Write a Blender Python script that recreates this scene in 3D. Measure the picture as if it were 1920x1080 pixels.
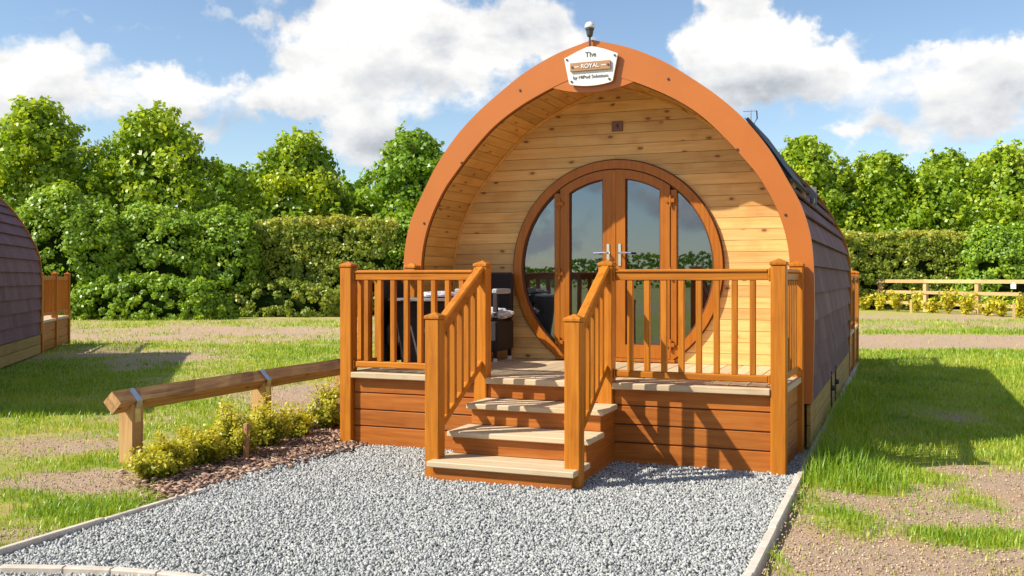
import bpy, math, random
import numpy as np
from mathutils import Vector, Matrix

rng = np.random.default_rng(7)
random.seed(7)
for o in list(bpy.data.objects):
    bpy.data.objects.remove(o)
scene = bpy.context.scene
col = scene.collection

# ------------------------------------------------------------------ camera
F = 1832.0                      # focal length in pixels of a 1920 wide frame
TH = math.atan(730 / F)         # pod axis is turned this far to the right of the view
CAMZ = 1.45
cd = bpy.data.cameras.new('camera')
cd.sensor_width = 36
cd.lens = F / 1920 * 36
cd.shift_y = -18 / 1920
cd.clip_start = 0.05
cd.clip_end = 3000
cam = bpy.data.objects.new('camera', cd)
cam.location = (0, 0, CAMZ)
cam.rotation_euler = (math.pi / 2, 0, TH)
col.objects.link(cam)
scene.camera = cam
FW = np.array([-math.sin(TH), math.cos(TH)])
RT = np.array([math.cos(TH), math.sin(TH)])


def at(u, D, z=0.0):
    """world point D metres in front of the camera, u = column in a 1920 frame"""
    p = FW * D + RT * ((u - 960) / F * D)
    return np.array([p[0], p[1], z])


def hgt(v, D):
    return CAMZ + (522 - v) / F * D


# ------------------------------------------------------------------ light
SUNV = Vector((-0.946, -0.75, 1.046)).normalized()      # towards the sun
sun = bpy.data.lights.new('sun', 'SUN')
sun.energy = 5.0
sun.angle = math.radians(0.55)
sun.color = (1.0, 0.93, 0.82)
suno = bpy.data.objects.new('sun', sun)
suno.rotation_euler = (-SUNV).to_track_quat('-Z', 'Y').to_euler()
suno.location = (-20, -15, 25)
col.objects.link(suno)

world = bpy.data.worlds.new('World')
scene.world = world
world.use_nodes = True
scene.view_settings.view_transform = 'Standard'
scene.view_settings.look = 'None'
scene.view_settings.gamma = 1
scene.view_settings.use_curve_mapping = False
scene.view_settings.exposure = 0.60
SKY_STRENGTH = 0.108


def build_world():
    nt = world.node_tree
    nt.nodes.clear()

    def N(tree, t, **kw):
        n = tree.nodes.new(t)
        for k, v in kw.items():
            setattr(n, k, v)
        return n

    # ---- cloud density as a function of direction
    g = bpy.data.node_groups.new('cloud_density', 'ShaderNodeTree')
    g.interface.new_socket('Dir', in_out='INPUT', socket_type='NodeSocketVector')
    g.interface.new_socket('Density', in_out='OUTPUT', socket_type='NodeSocketFloat')
    gi = g.nodes.new('NodeGroupInput')
    go = g.nodes.new('NodeGroupOutput')
    L = g.links.new

    def M(op, a, b=None, c=None, clamp=False):
        n = g.nodes.new('ShaderNodeMath')
        n.operation = op
        n.use_clamp = clamp
        for i, x in enumerate((a, b, c)):
            if x is None:
                continue
            if isinstance(x, (int, float)):
                n.inputs[i].default_value = x
            else:
                L(x, n.inputs[i])
        return n.outputs[0]
    g.interface.new_socket('Slope', in_out='OUTPUT', socket_type='NodeSocketFloat')
    sep = g.nodes.new('ShaderNodeSeparateXYZ')

    def VM(op, a, b=None, c=None):
        n = g.nodes.new('ShaderNodeVectorMath')
        n.operation = op
        for i, x in enumerate((a, b, c)):
            if x is None:
                continue
            if isinstance(x, tuple):
                n.inputs[i].default_value = x
            else:
                L(x, n.inputs[i])
        return n
    # warp the direction so that outlines billow
    wn = N(g, 'ShaderNodeTexNoise')
    wn.inputs['Scale'].default_value = 11
    wn.inputs['Detail'].default_value = 5
    wn.inputs['Roughness'].default_value = 0.62
    L(gi.outputs[0], wn.inputs['Vector'])
    wv = VM('MULTIPLY_ADD', wn.outputs['Color'], (.15, .15, .15), (-.075, -.075, -.075))
    nz = VM('NORMALIZE', VM('ADD', gi.outputs[0], wv.outputs[0]).outputs[0])
    L(nz.outputs[0], sep.inputs[0])
    az = M('ARCTAN2', sep.outputs[0], sep.outputs[1])     # from +Y towards +X
    el = M('ARCSINE', sep.outputs[2])
    cb = g.nodes.new('ShaderNodeCombineXYZ')
    L(az, cb.inputs[0])
    L(el, cb.inputs[1])
    ae = cb.outputs[0]
    blobs = []
    for (u, v, su, sv, a) in [
            (620, 60, 75, 70, 1.0), (730, 85, 90, 75, 1.0), (900, 75, 120, 62, 1.0), (1010, 95, 60, 40, .6),
            (575, 205, 55, 28, .85), (690, 215, 70, 26, .8), (690, 285, 48, 30, .85), (545, 130, 40, 34, .4),
            (1370, 50, 60, 75, 1.0), (1440, 105, 75, 60, 1.0), (1540, 135, 60, 48, .9), (1290, 92, 30, 18, .55),
            (1860, 160, 100, 40, .75), (1800, 220, 95, 34, .75), (1630, 268, 60, 20, .6), (1890, 85, 100, 22, .45),
            (1620, 45, 120, 14, .32), (1740, 105, 110, 16, .36),
            (85, 100, 45, 34, .6), (80, 190, 105, 42, .72), (310, 130, 44, 32, .85), (185, 85, 28, 20, .5),
            (250, 28, 240, 11, .42), (60, 215, 190, 60, .30), (500, 205, 60, 30, .25), (420, 155, 55, 12, .34), (370, 215, 60, 22, .5)]:
        a0 = math.atan((u - 960) / F) - TH
        e0 = math.atan((522 - v) / math.hypot(F, u - 960))
        blobs.append((a0, e0, su / F, sv / F, a))
    for (a0, e0, sa, se, a) in [(-2.95, .075, .05, .016, .9), (-2.84, .105, .05, .022, .9), (-2.80, .052, .07, .012, .7), (-2.70, .085, .045, .018, .8), (-3.06, .04, .06, .012, .7)]:
        blobs.append((a0, e0, sa, se, a))
    tot = slope = None
    for (a0, e0, sa, se, a) in blobs:
        d = VM('MULTIPLY_ADD', ae, (1 / sa, 1 / se, 0.0), (-a0 / sa, -e0 / se, 0.0)).outputs[0]
        q = VM('DOT_PRODUCT', d, d).outputs['Value']
        ex = M('MULTIPLY', M('POWER', 0.577, q), a)
        # weight by height inside the cloud: lit crown, shaded base
        hh = VM('DOT_PRODUCT', d, (-.35, 1.0, 0.0)).outputs['Value']
        tot = ex if tot is None else M('ADD', tot, ex)
        slope = M('MULTIPLY', ex, hh) if slope is None else M('MULTIPLY_ADD', ex, hh, slope)
    # the rest of the sky: the same sort of broken cumulus from a broad noise
    fd = VM('MULTIPLY_ADD', ae, (1 / .62, 1 / .34, 0.0), (TH / .62, -.16 / .34, 0.0)).outputs[0]
    fq = VM('DOT_PRODUCT', fd, fd).outputs['Value']
    away = M('SUBTRACT', 1.0, M('POWER', 0.4, M('MULTIPLY', fq, fq)))
    nb_ = N(g, 'ShaderNodeTexNoise')
    nb_.inputs['Scale'].default_value = 3.2
    nb_.inputs['Detail'].default_value = 1
    L(nz.outputs[0], nb_.inputs['Vector'])
    bc = M('MULTIPLY', M('SUBTRACT', nb_.outputs['Fac'], 0.515), 6.5, clamp=True)
    tot = M('MINIMUM', M('MULTIPLY_ADD', bc, away, tot), 1.2)
    n1 = N(g, 'ShaderNodeTexNoise')
    n1.inputs['Scale'].default_value = 8
    n1.inputs['Detail'].default_value = 8
    n1.inputs['Roughness'].default_value = 0.58
    mp = N(g, 'ShaderNodeMapping')
    mp.inputs['Scale'].default_value = (1, 1, 1.8)
    L(gi.outputs[0], mp.inputs['Vector'])
    L(mp.outputs[0], n1.inputs['Vector'])
    n2 = N(g, 'ShaderNodeTexNoise')
    n2.inputs['Scale'].default_value = 8
    n2.inputs['Detail'].default_value = 6
    n2.inputs['Roughness'].default_value = 0.55
    L(VM('ADD', mp.outputs[0], (-.02, -.006, .045)).outputs[0], n2.inputs['Vector'])
    nn = M('MULTIPLY', M('SUBTRACT', n1.outputs['Fac'], 0.5), 1.6)
    L(M('ADD', tot, nn), go.inputs[0])
    relief = M('MULTIPLY', M('SUBTRACT', n1.outputs['Fac'], n2.outputs['Fac']), 3.0)
    L(M('MULTIPLY_ADD', slope, 0.42, relief), go.inputs[1])

    # ---- world
    tc = N(nt, 'ShaderNodeTexCoord')
    nrm = N(nt, 'ShaderNodeVectorMath', operation='NORMALIZE')
    nt.links.new(tc.outputs['Generated'], nrm.inputs[0])
    d1 = N(nt, 'ShaderNodeGroup')
    d1.node_tree = g
    nt.links.new(nrm.outputs[0], d1.inputs[0])
    def W(op, a, b, clamp=False):
        n = N(nt, 'ShaderNodeMath', operation=op, use_clamp=clamp)
        for i, x in enumerate((a, b)):
            if isinstance(x, (int, float)):
                n.inputs[i].default_value = x
            else:
                nt.links.new(x, n.inputs[i])
        return n.outputs[0]
    mr = N(nt, 'ShaderNodeMapRange', interpolation_type='SMOOTHSTEP')
    mr.inputs['From Min'].default_value = 0.27
    mr.inputs['From Max'].default_value = 0.78
    nt.links.new(d1.outputs[0], mr.inputs['Value'])
    # lit side / grey underside from the density towards the light
    sh = W('ADD', W('MULTIPLY', d1.outputs[1], 0.62), 0.72, True)
    cr = N(nt, 'ShaderNodeValToRGB')
    cr.color_ramp.elements[0].position = 0.0
    cr.color_ramp.elements[0].color = (0.36, 0.40, 0.46, 1)
    cr.color_ramp.elements[1].position = 0.85
    cr.color_ramp.elements[1].color = (1.0, 0.985, 0.96, 1)
    e = cr.color_ramp.elements.new(0.42)
    e.color = (0.70, 0.72, 0.75, 1)
    nt.links.new(sh, cr.inputs[0])
    sky = N(nt, 'ShaderNodeTexSky', sky_type='NISHITA')
    sky.sun_disc = False
    sky.sun_elevation = math.asin(SUNV.z)
    sky.sun_rotation = math.atan2(SUNV.x, SUNV.y)
    sky.air_density = 1.0
    sky.dust_density = 0.3
    sky.ozone_density = 2.0
    bsky = N(nt, 'ShaderNodeBackground')
    bsky.inputs['Strength'].default_value = SKY_STRENGTH
    nt.links.new(sky.outputs[0], bsky.inputs['Color'])
    bcl = N(nt, 'ShaderNodeBackground')
    bcl.inputs['Strength'].default_value = 0.70
    nt.links.new(cr.outputs[0], bcl.inputs['Color'])
    mix = N(nt, 'ShaderNodeMixShader')
    nt.links.new(mr.outputs[0], mix.inputs[0])
    nt.links.new(bsky.outputs[0], mix.inputs[1])
    nt.links.new(bcl.outputs[0], mix.inputs[2])
    out = N(nt, 'ShaderNodeOutputWorld')
    nt.links.new(mix.outputs[0], out.inputs['Surface'])


build_world()

# ------------------------------------------------------------------ materials
MATS = {}


class NT:
    """small helper round a material node tree"""

    def __init__(self, name):
        self.m = bpy.data.materials.new(name)
        self.m.use_nodes = True
        self.t = self.m.node_tree
        self.b = self.t.nodes['Principled BSDF']
        self.out = self.t.nodes['Material Output']
        MATS[name] = self.m

    def n(self, t, **kw):
        x = self.t.nodes.new(t)
        for k, v in kw.items():
            setattr(x, k, v)
        return x

    def l(self, a, b):
        self.t.links.new(a, b)

    def coord(self, scale=(1, 1, 1), kind='Object', jitter=0.0):
        tc = self.n('ShaderNodeTexCoord')
        src = tc.outputs[kind]
        if jitter:
            oi = self.n('ShaderNodeObjectInfo')
            mu = self.n('ShaderNodeVectorMath', operation='SCALE')
            cv = self.n('ShaderNodeCombineXYZ')
            for i, k in enumerate((1.0, 0.73, 0.41)):
                ml = self.n('ShaderNodeMath', operation='MULTIPLY')
                self.l(oi.outputs['Random'], ml.inputs[0])
                ml.inputs[1].default_value = jitter * k
                self.l(ml.outputs[0], cv.inputs[i])
            ad = self.n('ShaderNodeVectorMath', operation='ADD')
            self.l(src, ad.inputs[0])
            self.l(cv.outputs[0], ad.inputs[1])
            src = ad.outputs[0]
        mp = self.n('ShaderNodeMapping')
        mp.inputs['Scale'].default_value = scale
        self.l(src, mp.inputs['Vector'])
        return mp.outputs[0]

    def noise(self, vec, scale, detail=4, rough=0.55, out='Fac', dist=0.0):
        x = self.n('ShaderNodeTexNoise')
        x.inputs['Scale'].default_value = scale
        x.inputs['Detail'].default_value = detail
        x.inputs['Roughness'].default_value = rough
        x.inputs['Distortion'].default_value = dist
        self.l(vec, x.inputs['Vector'])
        return x.outputs[out]

    def ramp(self, fac, stops):
        r = self.n('ShaderNodeValToRGB')
        e = r.color_ramp.elements
        e[0].position, e[0].color = stops[0][0], (*stops[0][1], 1)
        e[1].position, e[1].color = stops[-1][0], (*stops[-1][1], 1)
        for p, c in stops[1:-1]:
            x = e.new(p)
            x.color = (*c, 1)
        self.l(fac, r.inputs[0])
        return r.outputs[0]

    def mix(self, fac, a, b, mode='MIX'):
        x = self.n('ShaderNodeMix', data_type='RGBA', blend_type=mode)
        for sock, v in ((x.inputs[0], fac), (x.inputs[6], a), (x.inputs[7], b)):
            if isinstance(v, (int, float)):
                sock.default_value = v
            elif isinstance(v, tuple):
                sock.default_value = (*v, 1)
            else:
                self.l(v, sock)
        return x.outputs[2]

    def math(self, op, a, b=0.0, clamp=False):
        x = self.n('ShaderNodeMath', operation=op, use_clamp=clamp)
        for i, v in enumerate((a, b)):
            if isinstance(v, (int, float)):
                x.inputs[i].default_value = v
            else:
                self.l(v, x.inputs[i])
        return x.outputs[0]

    def step(self, v, lo, hi):
        x = self.n('ShaderNodeMapRange', interpolation_type='SMOOTHSTEP')
        x.inputs['From Min'].default_value = lo
        x.inputs['From Max'].default_value = hi
        self.l(v, x.inputs['Value'])
        return x.outputs[0]

    def bump(self, h, strength=0.3, dist=0.01):
        x = self.n('ShaderNodeBump')
        x.inputs['Strength'].default_value = strength
        x.inputs['Distance'].default_value = dist
        self.l(h, x.inputs['Height'])
        self.l(x.outputs[0], self.b.inputs['Normal'])

    def base(self, c):
        if isinstance(c, tuple):
            self.b.inputs['Base Color'].default_value = (*c, 1)
        else:
            self.l(c, self.b.inputs['Base Color'])

    def rough(self, r):
        if isinstance(r, (int, float)):
            self.b.inputs['Roughness'].default_value = r
        else:
            self.l(r, self.b.inputs['Roughness'])

    def objrand(self):
        return self.n('ShaderNodeObjectInfo').outputs['Random']

    def attr(self, name):
        return self.n('ShaderNodeAttribute', attribute_name=name).outputs['Fac']


def plain(name, c, rough=0.5, metal=0.0, var=0.12, scale=6):
    t = NT(name)
    v = t.coord()
    n = t.noise(v, scale, 5)
    t.base(t.ramp(n, [(0.25, tuple(x * (1 - var) for x in c)), (0.75, tuple(min(1, x * (1 + var)) for x in c))]))
    t.rough(rough)
    t.b.inputs['Metallic'].default_value = metal
    return t


def wood(name, axis, dark, mid, light, rough=0.5, knots=0.0, jitter=7.0, grain=1.0, objvar=0.25, knot_col=(0.12, 0.045, 0.015), bump=0.12):
    """boards with their length along axis: streaky grain, tone change from piece to piece, optional knots"""
    t = NT(name)
    s = [22.0, 22.0, 22.0]
    s[axis] = 1.1
    v = t.coord(tuple(s), jitter=jitter)
    g = t.noise(v, 1.6 * grain, 7, 0.62, dist=0.5)
    s2 = [60.0, 60.0, 60.0]
    s2[axis] = 2.0
    g2 = t.noise(t.coord(tuple(s2), jitter=jitter), 2.5, 3)
    c = t.ramp(g, [(0.28, dark), (0.5, mid), (0.74, light)])
    c = t.mix(t.math('MULTIPLY', g2, 0.28), c, dark)
    ov = t.ramp(t.objrand(), [(0, (1 - objvar,) * 3), (1, (1 + objvar * .5,) * 3)])
    c = t.mix(1.0, c, ov, 'MULTIPLY')
    blot = t.noise(t.coord((1, 1, 1), jitter=jitter), 3.0, 3)
    c = t.mix(t.step(blot, 0.5, 0.75), c, t.mix(1.0, c, (0.86, 0.8, 0.74), 'MULTIPLY'))
    h = g2
    if knots:
        vo = t.n('ShaderNodeTexVoronoi', voronoi_dimensions='2D')
        vo.inputs['Scale'].default_value = 1.0
        sp_ = t.n('ShaderNodeSeparateXYZ')
        t.l(t.coord((1, 1, 1), jitter=jitter), sp_.inputs[0])
        cm_ = t.n('ShaderNodeCombineXYZ')
        t.l(t.math('MULTIPLY', sp_.outputs[axis], 4.4), cm_.inputs[0])
        oth = t.math('ADD', sp_.outputs[(axis + 1) % 3], sp_.outputs[(axis + 2) % 3])
        t.l(t.math('MULTIPLY', oth, 8.5), cm_.inputs[1])
        t.l(cm_.outputs[0], vo.inputs['Vector'])
        wob = t.math('MULTIPLY', t.math('SUBTRACT', t.noise(t.coord((1, 1, 1), jitter=jitter), 40, 2), 0.5), 0.10)
        dist = t.math('ADD', vo.outputs['Distance'], wob)
        sepc = t.n('ShaderNodeSeparateColor')
        t.l(vo.outputs['Color'], sepc.inputs[0])
        keep = t.step(sepc.outputs[0], 1 - knots - .02, 1 - knots + .02)
        core = t.math('MULTIPLY', t.math('SUBTRACT', 1.0, t.step(dist, 0.075, 0.14)), keep)
        halo = t.math('MULTIPLY', t.math('SUBTRACT', 1.0, t.step(dist, 0.10, 0.30)), keep)
        c = t.mix(t.math('MULTIPLY', halo, 0.45), c, tuple(x * 0.75 for x in dark))
        c = t.mix(t.math('MULTIPLY', core, 0.85), c, knot_col)
    t.base(c)
    t.b.inputs['Specular IOR Level'].default_value = 0.3
    t.rough(t.math('ADD', t.math('MULTIPLY', g2, 0.2), rough - 0.1))
    t.bump(h, bump, 0.004)
    return t


# orange oak-look plastic wood (posts upright, rails and boards level)
OAK = ((0.31, 0.090, 0.005), (0.47, 0.157, 0.009), (0.57, 0.215, 0.016))
for nm, ax in (('oak_x', 0), ('oak_y', 1), ('oak_z', 2)):
    wood(nm, ax, *OAK, rough=0.46, objvar=0.18, bump=0.10)
wood('oak_panel', 0, (0.27, 0.072, 0.009), (0.39, 0.118, 0.015), (0.49, 0.172, 0.030), rough=0.5, objvar=0.16)
wood('oak_panel_y', 1, (0.27, 0.072, 0.009), (0.39, 0.118, 0.015), (0.49, 0.172, 0.030), rough=0.5, objvar=0.16)
wood('door_oak', 2, (0.30, 0.085, 0.007), (0.38, 0.120, 0.010), (0.45, 0.150, 0.015), rough=0.36, objvar=0.08, bump=0.04)
wood('pine_x', 0, (0.62, 0.33, 0.10), (0.75, 0.45, 0.165), (0.82, 0.55, 0.23), rough=0.45, knots=0.38, objvar=0.22, knot_col=(0.17, 0.065, 0.022))
wood('pine_y', 1, (0.54, 0.26, 0.055), (0.66, 0.36, 0.09), (0.74, 0.44, 0.13), rough=0.45, knots=0.34, objvar=0.22, knot_col=(0.2, 0.08, 0.025))
wood('tan_deck_x', 0, (0.50, 0.38, 0.225), (0.57, 0.445, 0.28), (0.63, 0.505, 0.335), rough=0.6, objvar=0.10)
wood('tan_deck_y', 1, (0.50, 0.38, 0.225), (0.57, 0.445, 0.28), (0.63, 0.505, 0.335), rough=0.6, objvar=0.22)
wood('treated_y', 1, (0.27, 0.16, 0.04), (0.37, 0.23, 0.062), (0.45, 0.29, 0.09), rough=0.7, objvar=0.2)
wood('log_y', 1, (0.26, 0.135, 0.05), (0.50, 0.29, 0.115), (0.68, 0.44, 0.19), rough=0.8, knots=0.3, objvar=0.2, bump=0.4)
wood('log_z', 2, (0.44, 0.245, 0.09), (0.58, 0.35, 0.14), (0.66, 0.44, 0.19), rough=0.8, knots=0.2, objvar=0.2, bump=0.3)
wood('fence_z', 2, (0.44, 0.27, 0.11), (0.58, 0.38, 0.17), (0.66, 0.46, 0.22), rough=0.8, objvar=0.2)
wood('fence_x', 0, (0.44, 0.27, 0.11), (0.60, 0.40, 0.18), (0.68, 0.48, 0.24), rough=0.8, objvar=0.2)
wood('stake_z', 2, (0.20, 0.10, 0.05), (0.33, 0.18, 0.09), (0.42, 0.25, 0.13), rough=0.85, objvar=0.3)

t = plain('fascia_paint', (0.44, 0.128, 0.016), 0.38, var=0.07, scale=2.2)
t.bump(t.noise(t.coord(), 30, 4), 0.05, 0.003)

t = NT('slate')
v = t.coord((1, 1, 1), jitter=3.0)
tint = t.attr('tint')
c = t.ramp(tint, [(0, (0.150, 0.080, 0.090)), (0.5, (0.185, 0.100, 0.112)), (1, (0.225, 0.125, 0.138))])
oc = t.ramp(t.objrand(), [(0, (0.84,) * 3), (1, (1.14,) * 3)])
c = t.mix(1.0, c, oc, 'MULTIPLY')
c = t.mix(t.step(t.noise(v, 18, 6, 0.7), 0.4, 0.75), c, t.mix(1.0, c, (0.72, 0.74, 0.78), 'MULTIPLY'))
t.base(c)
t.rough(0.75)
t.b.inputs['Specular IOR Level'].default_value = 0.15
t.bump(t.noise(v, 60, 5, 0.7), 0.35, 0.006)

plain('white_paint', (0.70, 0.70, 0.69), 0.4, var=0.03)
plain('dark_grey', (0.05, 0.05, 0.055), 0.45)
plain('letter_grey', (0.10, 0.11, 0.12), 0.5)
plain('plaque_brown', (0.36, 0.19, 0.085), 0.5)
plain('number_brown', (0.16, 0.075, 0.05), 0.5)
plain('number_dark', (0.04, 0.025, 0.02), 0.6)
plain('chrome', (0.75, 0.75, 0.77), 0.18, 1.0, var=0.03)
plain('galvanised', (0.58, 0.62, 0.66), 0.35, 0.85, var=0.2, scale=30)
plain('rubber', (0.02, 0.02, 0.022), 0.55)
t = plain('rattan', (0.022, 0.017, 0.017), 0.5, var=0.4, scale=60)
w = t.n('ShaderNodeTexWave', wave_type='BANDS', bands_direction='Z')
w.inputs['Scale'].default_value = 45
t.l(t.coord(), w.inputs['Vector'])
t.bump(w.outputs['Fac'], 0.6, 0.01)
t = plain('plastic_wrap', (0.62, 0.62, 0.65), 0.16, 0.0, var=0.35, scale=26)
t.bump(t.noise(t.coord(), 28, 5, 0.7), 0.9, 0.03)
plain('grey_fabric', (0.35, 0.35, 0.36), 0.8)
plain('interior_white', (0.78, 0.78, 0.76), 0.5)
plain('curtain_grey', (0.16, 0.165, 0.18), 0.9)
plain('interior_floor', (0.16, 0.12, 0.09), 0.6)
plain('solar_black', (0.02, 0.022, 0.03), 0.5).b.inputs['Specular IOR Level'].default_value = 0.1
plain('aluminium', (0.55, 0.56, 0.58), 0.35, 0.9)
t = plain('concrete', (0.54, 0.47, 0.385), 0.9, var=0.2, scale=14)
t.bump(t.noise(t.coord(), 90, 5, 0.7), 0.4, 0.004)
plain('backing_dark', (0.16, 0.08, 0.03), 0.8)
plain('oak_dark', (0.09, 0.028, 0.006), 0.7)

# glazing: clear pane with a mirror coat
t = NT('glass')
tr = t.n('ShaderNodeBsdfTransparent')
tr.inputs['Color'].default_value = (0.62, 0.65, 0.66, 1)
gl = t.n('ShaderNodeBsdfGlossy')
gl.inputs['Roughness'].default_value = 0.01
gl.inputs['Color'].default_value = (0.78, 0.88, 1, 1)
fr = t.n('ShaderNodeFresnel')
fr.inputs['IOR'].default_value = 1.5
wv = t.noise(t.coord(), 2.5, 1)
bp = t.n('ShaderNodeBump')
bp.inputs['Strength'].default_value = 0.02
bp.inputs['Distance'].default_value = 0.02
t.l(wv, bp.inputs['Height'])
t.l(bp.outputs[0], gl.inputs['Normal'])
mx = t.n('ShaderNodeMixShader')
t.l(t.math('ADD', t.math('MULTIPLY', fr.outputs[0], 1.2), 0.115, True), mx.inputs[0])
t.l(tr.outputs[0], mx.inputs[1])
t.l(gl.outputs[0], mx.inputs[2])
t.l(mx.outputs[0], t.out.inputs['Surface'])


def leafmat(name, dark, mid, light, trans=0.35):
    t = NT(name)
    tint = t.attr('tint')
    c = t.ramp(tint, [(0.0, dark), (0.5, mid), (1.0, light)])
    t.base(c)
    t.rough(0.42)
    tl = t.n('ShaderNodeBsdfTranslucent')
    t.l(t.mix(1.0, c, (1.25, 1.15, 0.6), 'MULTIPLY'), tl.inputs['Color'])
    mx = t.n('ShaderNodeMixShader')
    mx.inputs[0].default_value = trans
    t.l(t.b.outputs[0], mx.inputs[1])
    t.l(tl.outputs[0], mx.inputs[2])
    t.l(mx.outputs[0], t.out.inputs['Surface'])
    return t


leafmat('leaf_tree', (0.15, 0.27, 0.014), (0.31, 0.45, 0.022), (0.54, 0.62, 0.036), 0.42)
leafmat('leaf_tree_dark', (0.12, 0.235, 0.016), (0.21, 0.37, 0.022), (0.36, 0.49, 0.032), 0.42)
leafmat('leaf_laurel', (0.14, 0.26, 0.018), (0.26, 0.42, 0.026), (0.46, 0.58, 0.04), 0.38)
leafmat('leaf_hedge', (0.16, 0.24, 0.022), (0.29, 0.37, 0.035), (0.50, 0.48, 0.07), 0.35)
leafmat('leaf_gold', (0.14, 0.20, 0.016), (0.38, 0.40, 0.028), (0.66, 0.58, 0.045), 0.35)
leafmat('leaf_privet', (0.34, 0.37, 0.03), (0.60, 0.55, 0.035), (0.72, 0.64, 0.06), 0.35)
leafmat('grass_blade', (0.15, 0.29, 0.014), (0.31, 0.45, 0.024), (0.56, 0.54, 0.09), 0.38)
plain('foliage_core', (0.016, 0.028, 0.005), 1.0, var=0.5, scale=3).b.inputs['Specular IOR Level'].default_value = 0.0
plain('bark', (0.13, 0.095, 0.06), 0.9, var=0.3, scale=12)
plain('twig', (0.16, 0.10, 0.05), 0.9, var=0.3, scale=12)

t = NT('gravel_stone')
tint = t.attr('tint')
t.base(t.ramp(tint, [(0, (0.23, 0.237, 0.225)), (0.35, (0.345, 0.353, 0.337)), (0.75, (0.44, 0.447, 0.43)), (0.97, (0.56, 0.56, 0.54)), (1, (0.38, 0.32, 0.26))]))
t.rough(0.75)
t = plain('gravel_bed', (0.18, 0.185, 0.18), 0.9, var=0.5, scale=60)
t = NT('bark_chip')
t.base(t.ramp(t.attr('tint'), [(0, (0.12, 0.06, 0.045)), (0.5, (0.30, 0.175, 0.12)), (1, (0.48, 0.34, 0.23))]))
t.rough(0.85)
plain('mulch_bed', (0.16, 0.095, 0.06), 0.95, var=0.4, scale=40)

t = NT('soil_grass')
v = t.coord()
gm = t.attr('grass')
fine = t.noise(v, 9, 7, 0.75)
m = t.step(t.math('ADD', gm, t.math('MULTIPLY', t.math('SUBTRACT', fine, 0.5), 1.5)), 0.32, 0.72)
peb = t.noise(v, 70, 5, 0.75)
soil = t.ramp(peb, [(0.28, (0.28, 0.185, 0.115)), (0.5, (0.45, 0.315, 0.205)), (0.66, (0.55, 0.405, 0.275)), (0.8, (0.66, 0.54, 0.41))])
big = t.noise(v, 1.6, 4)
soil = t.mix(t.step(big, 0.45, 0.7), soil, t.mix(1.0, soil, (1.04, 0.95, 0.80), 'MULTIPLY'))
gr = t.ramp(t.noise(v, 40, 6, 0.75), [(0.25, (0.20, 0.23, 0.025)), (0.5, (0.33, 0.37, 0.04)), (0.75, (0.46, 0.46, 0.09))])
gr = t.mix(t.step(t.noise(v, 2.2, 4), 0.42, 0.7), gr, t.mix(1.0, gr, (1.30, 1.02, 0.9), 'MULTIPLY'))
t.base(t.mix(m, soil, gr))
t.rough(0.95)
t.bump(t.math('ADD', peb, fine), 0.8, 0.025)

M = MATS

# ------------------------------------------------------------------ builders
OFF = {}


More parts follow.
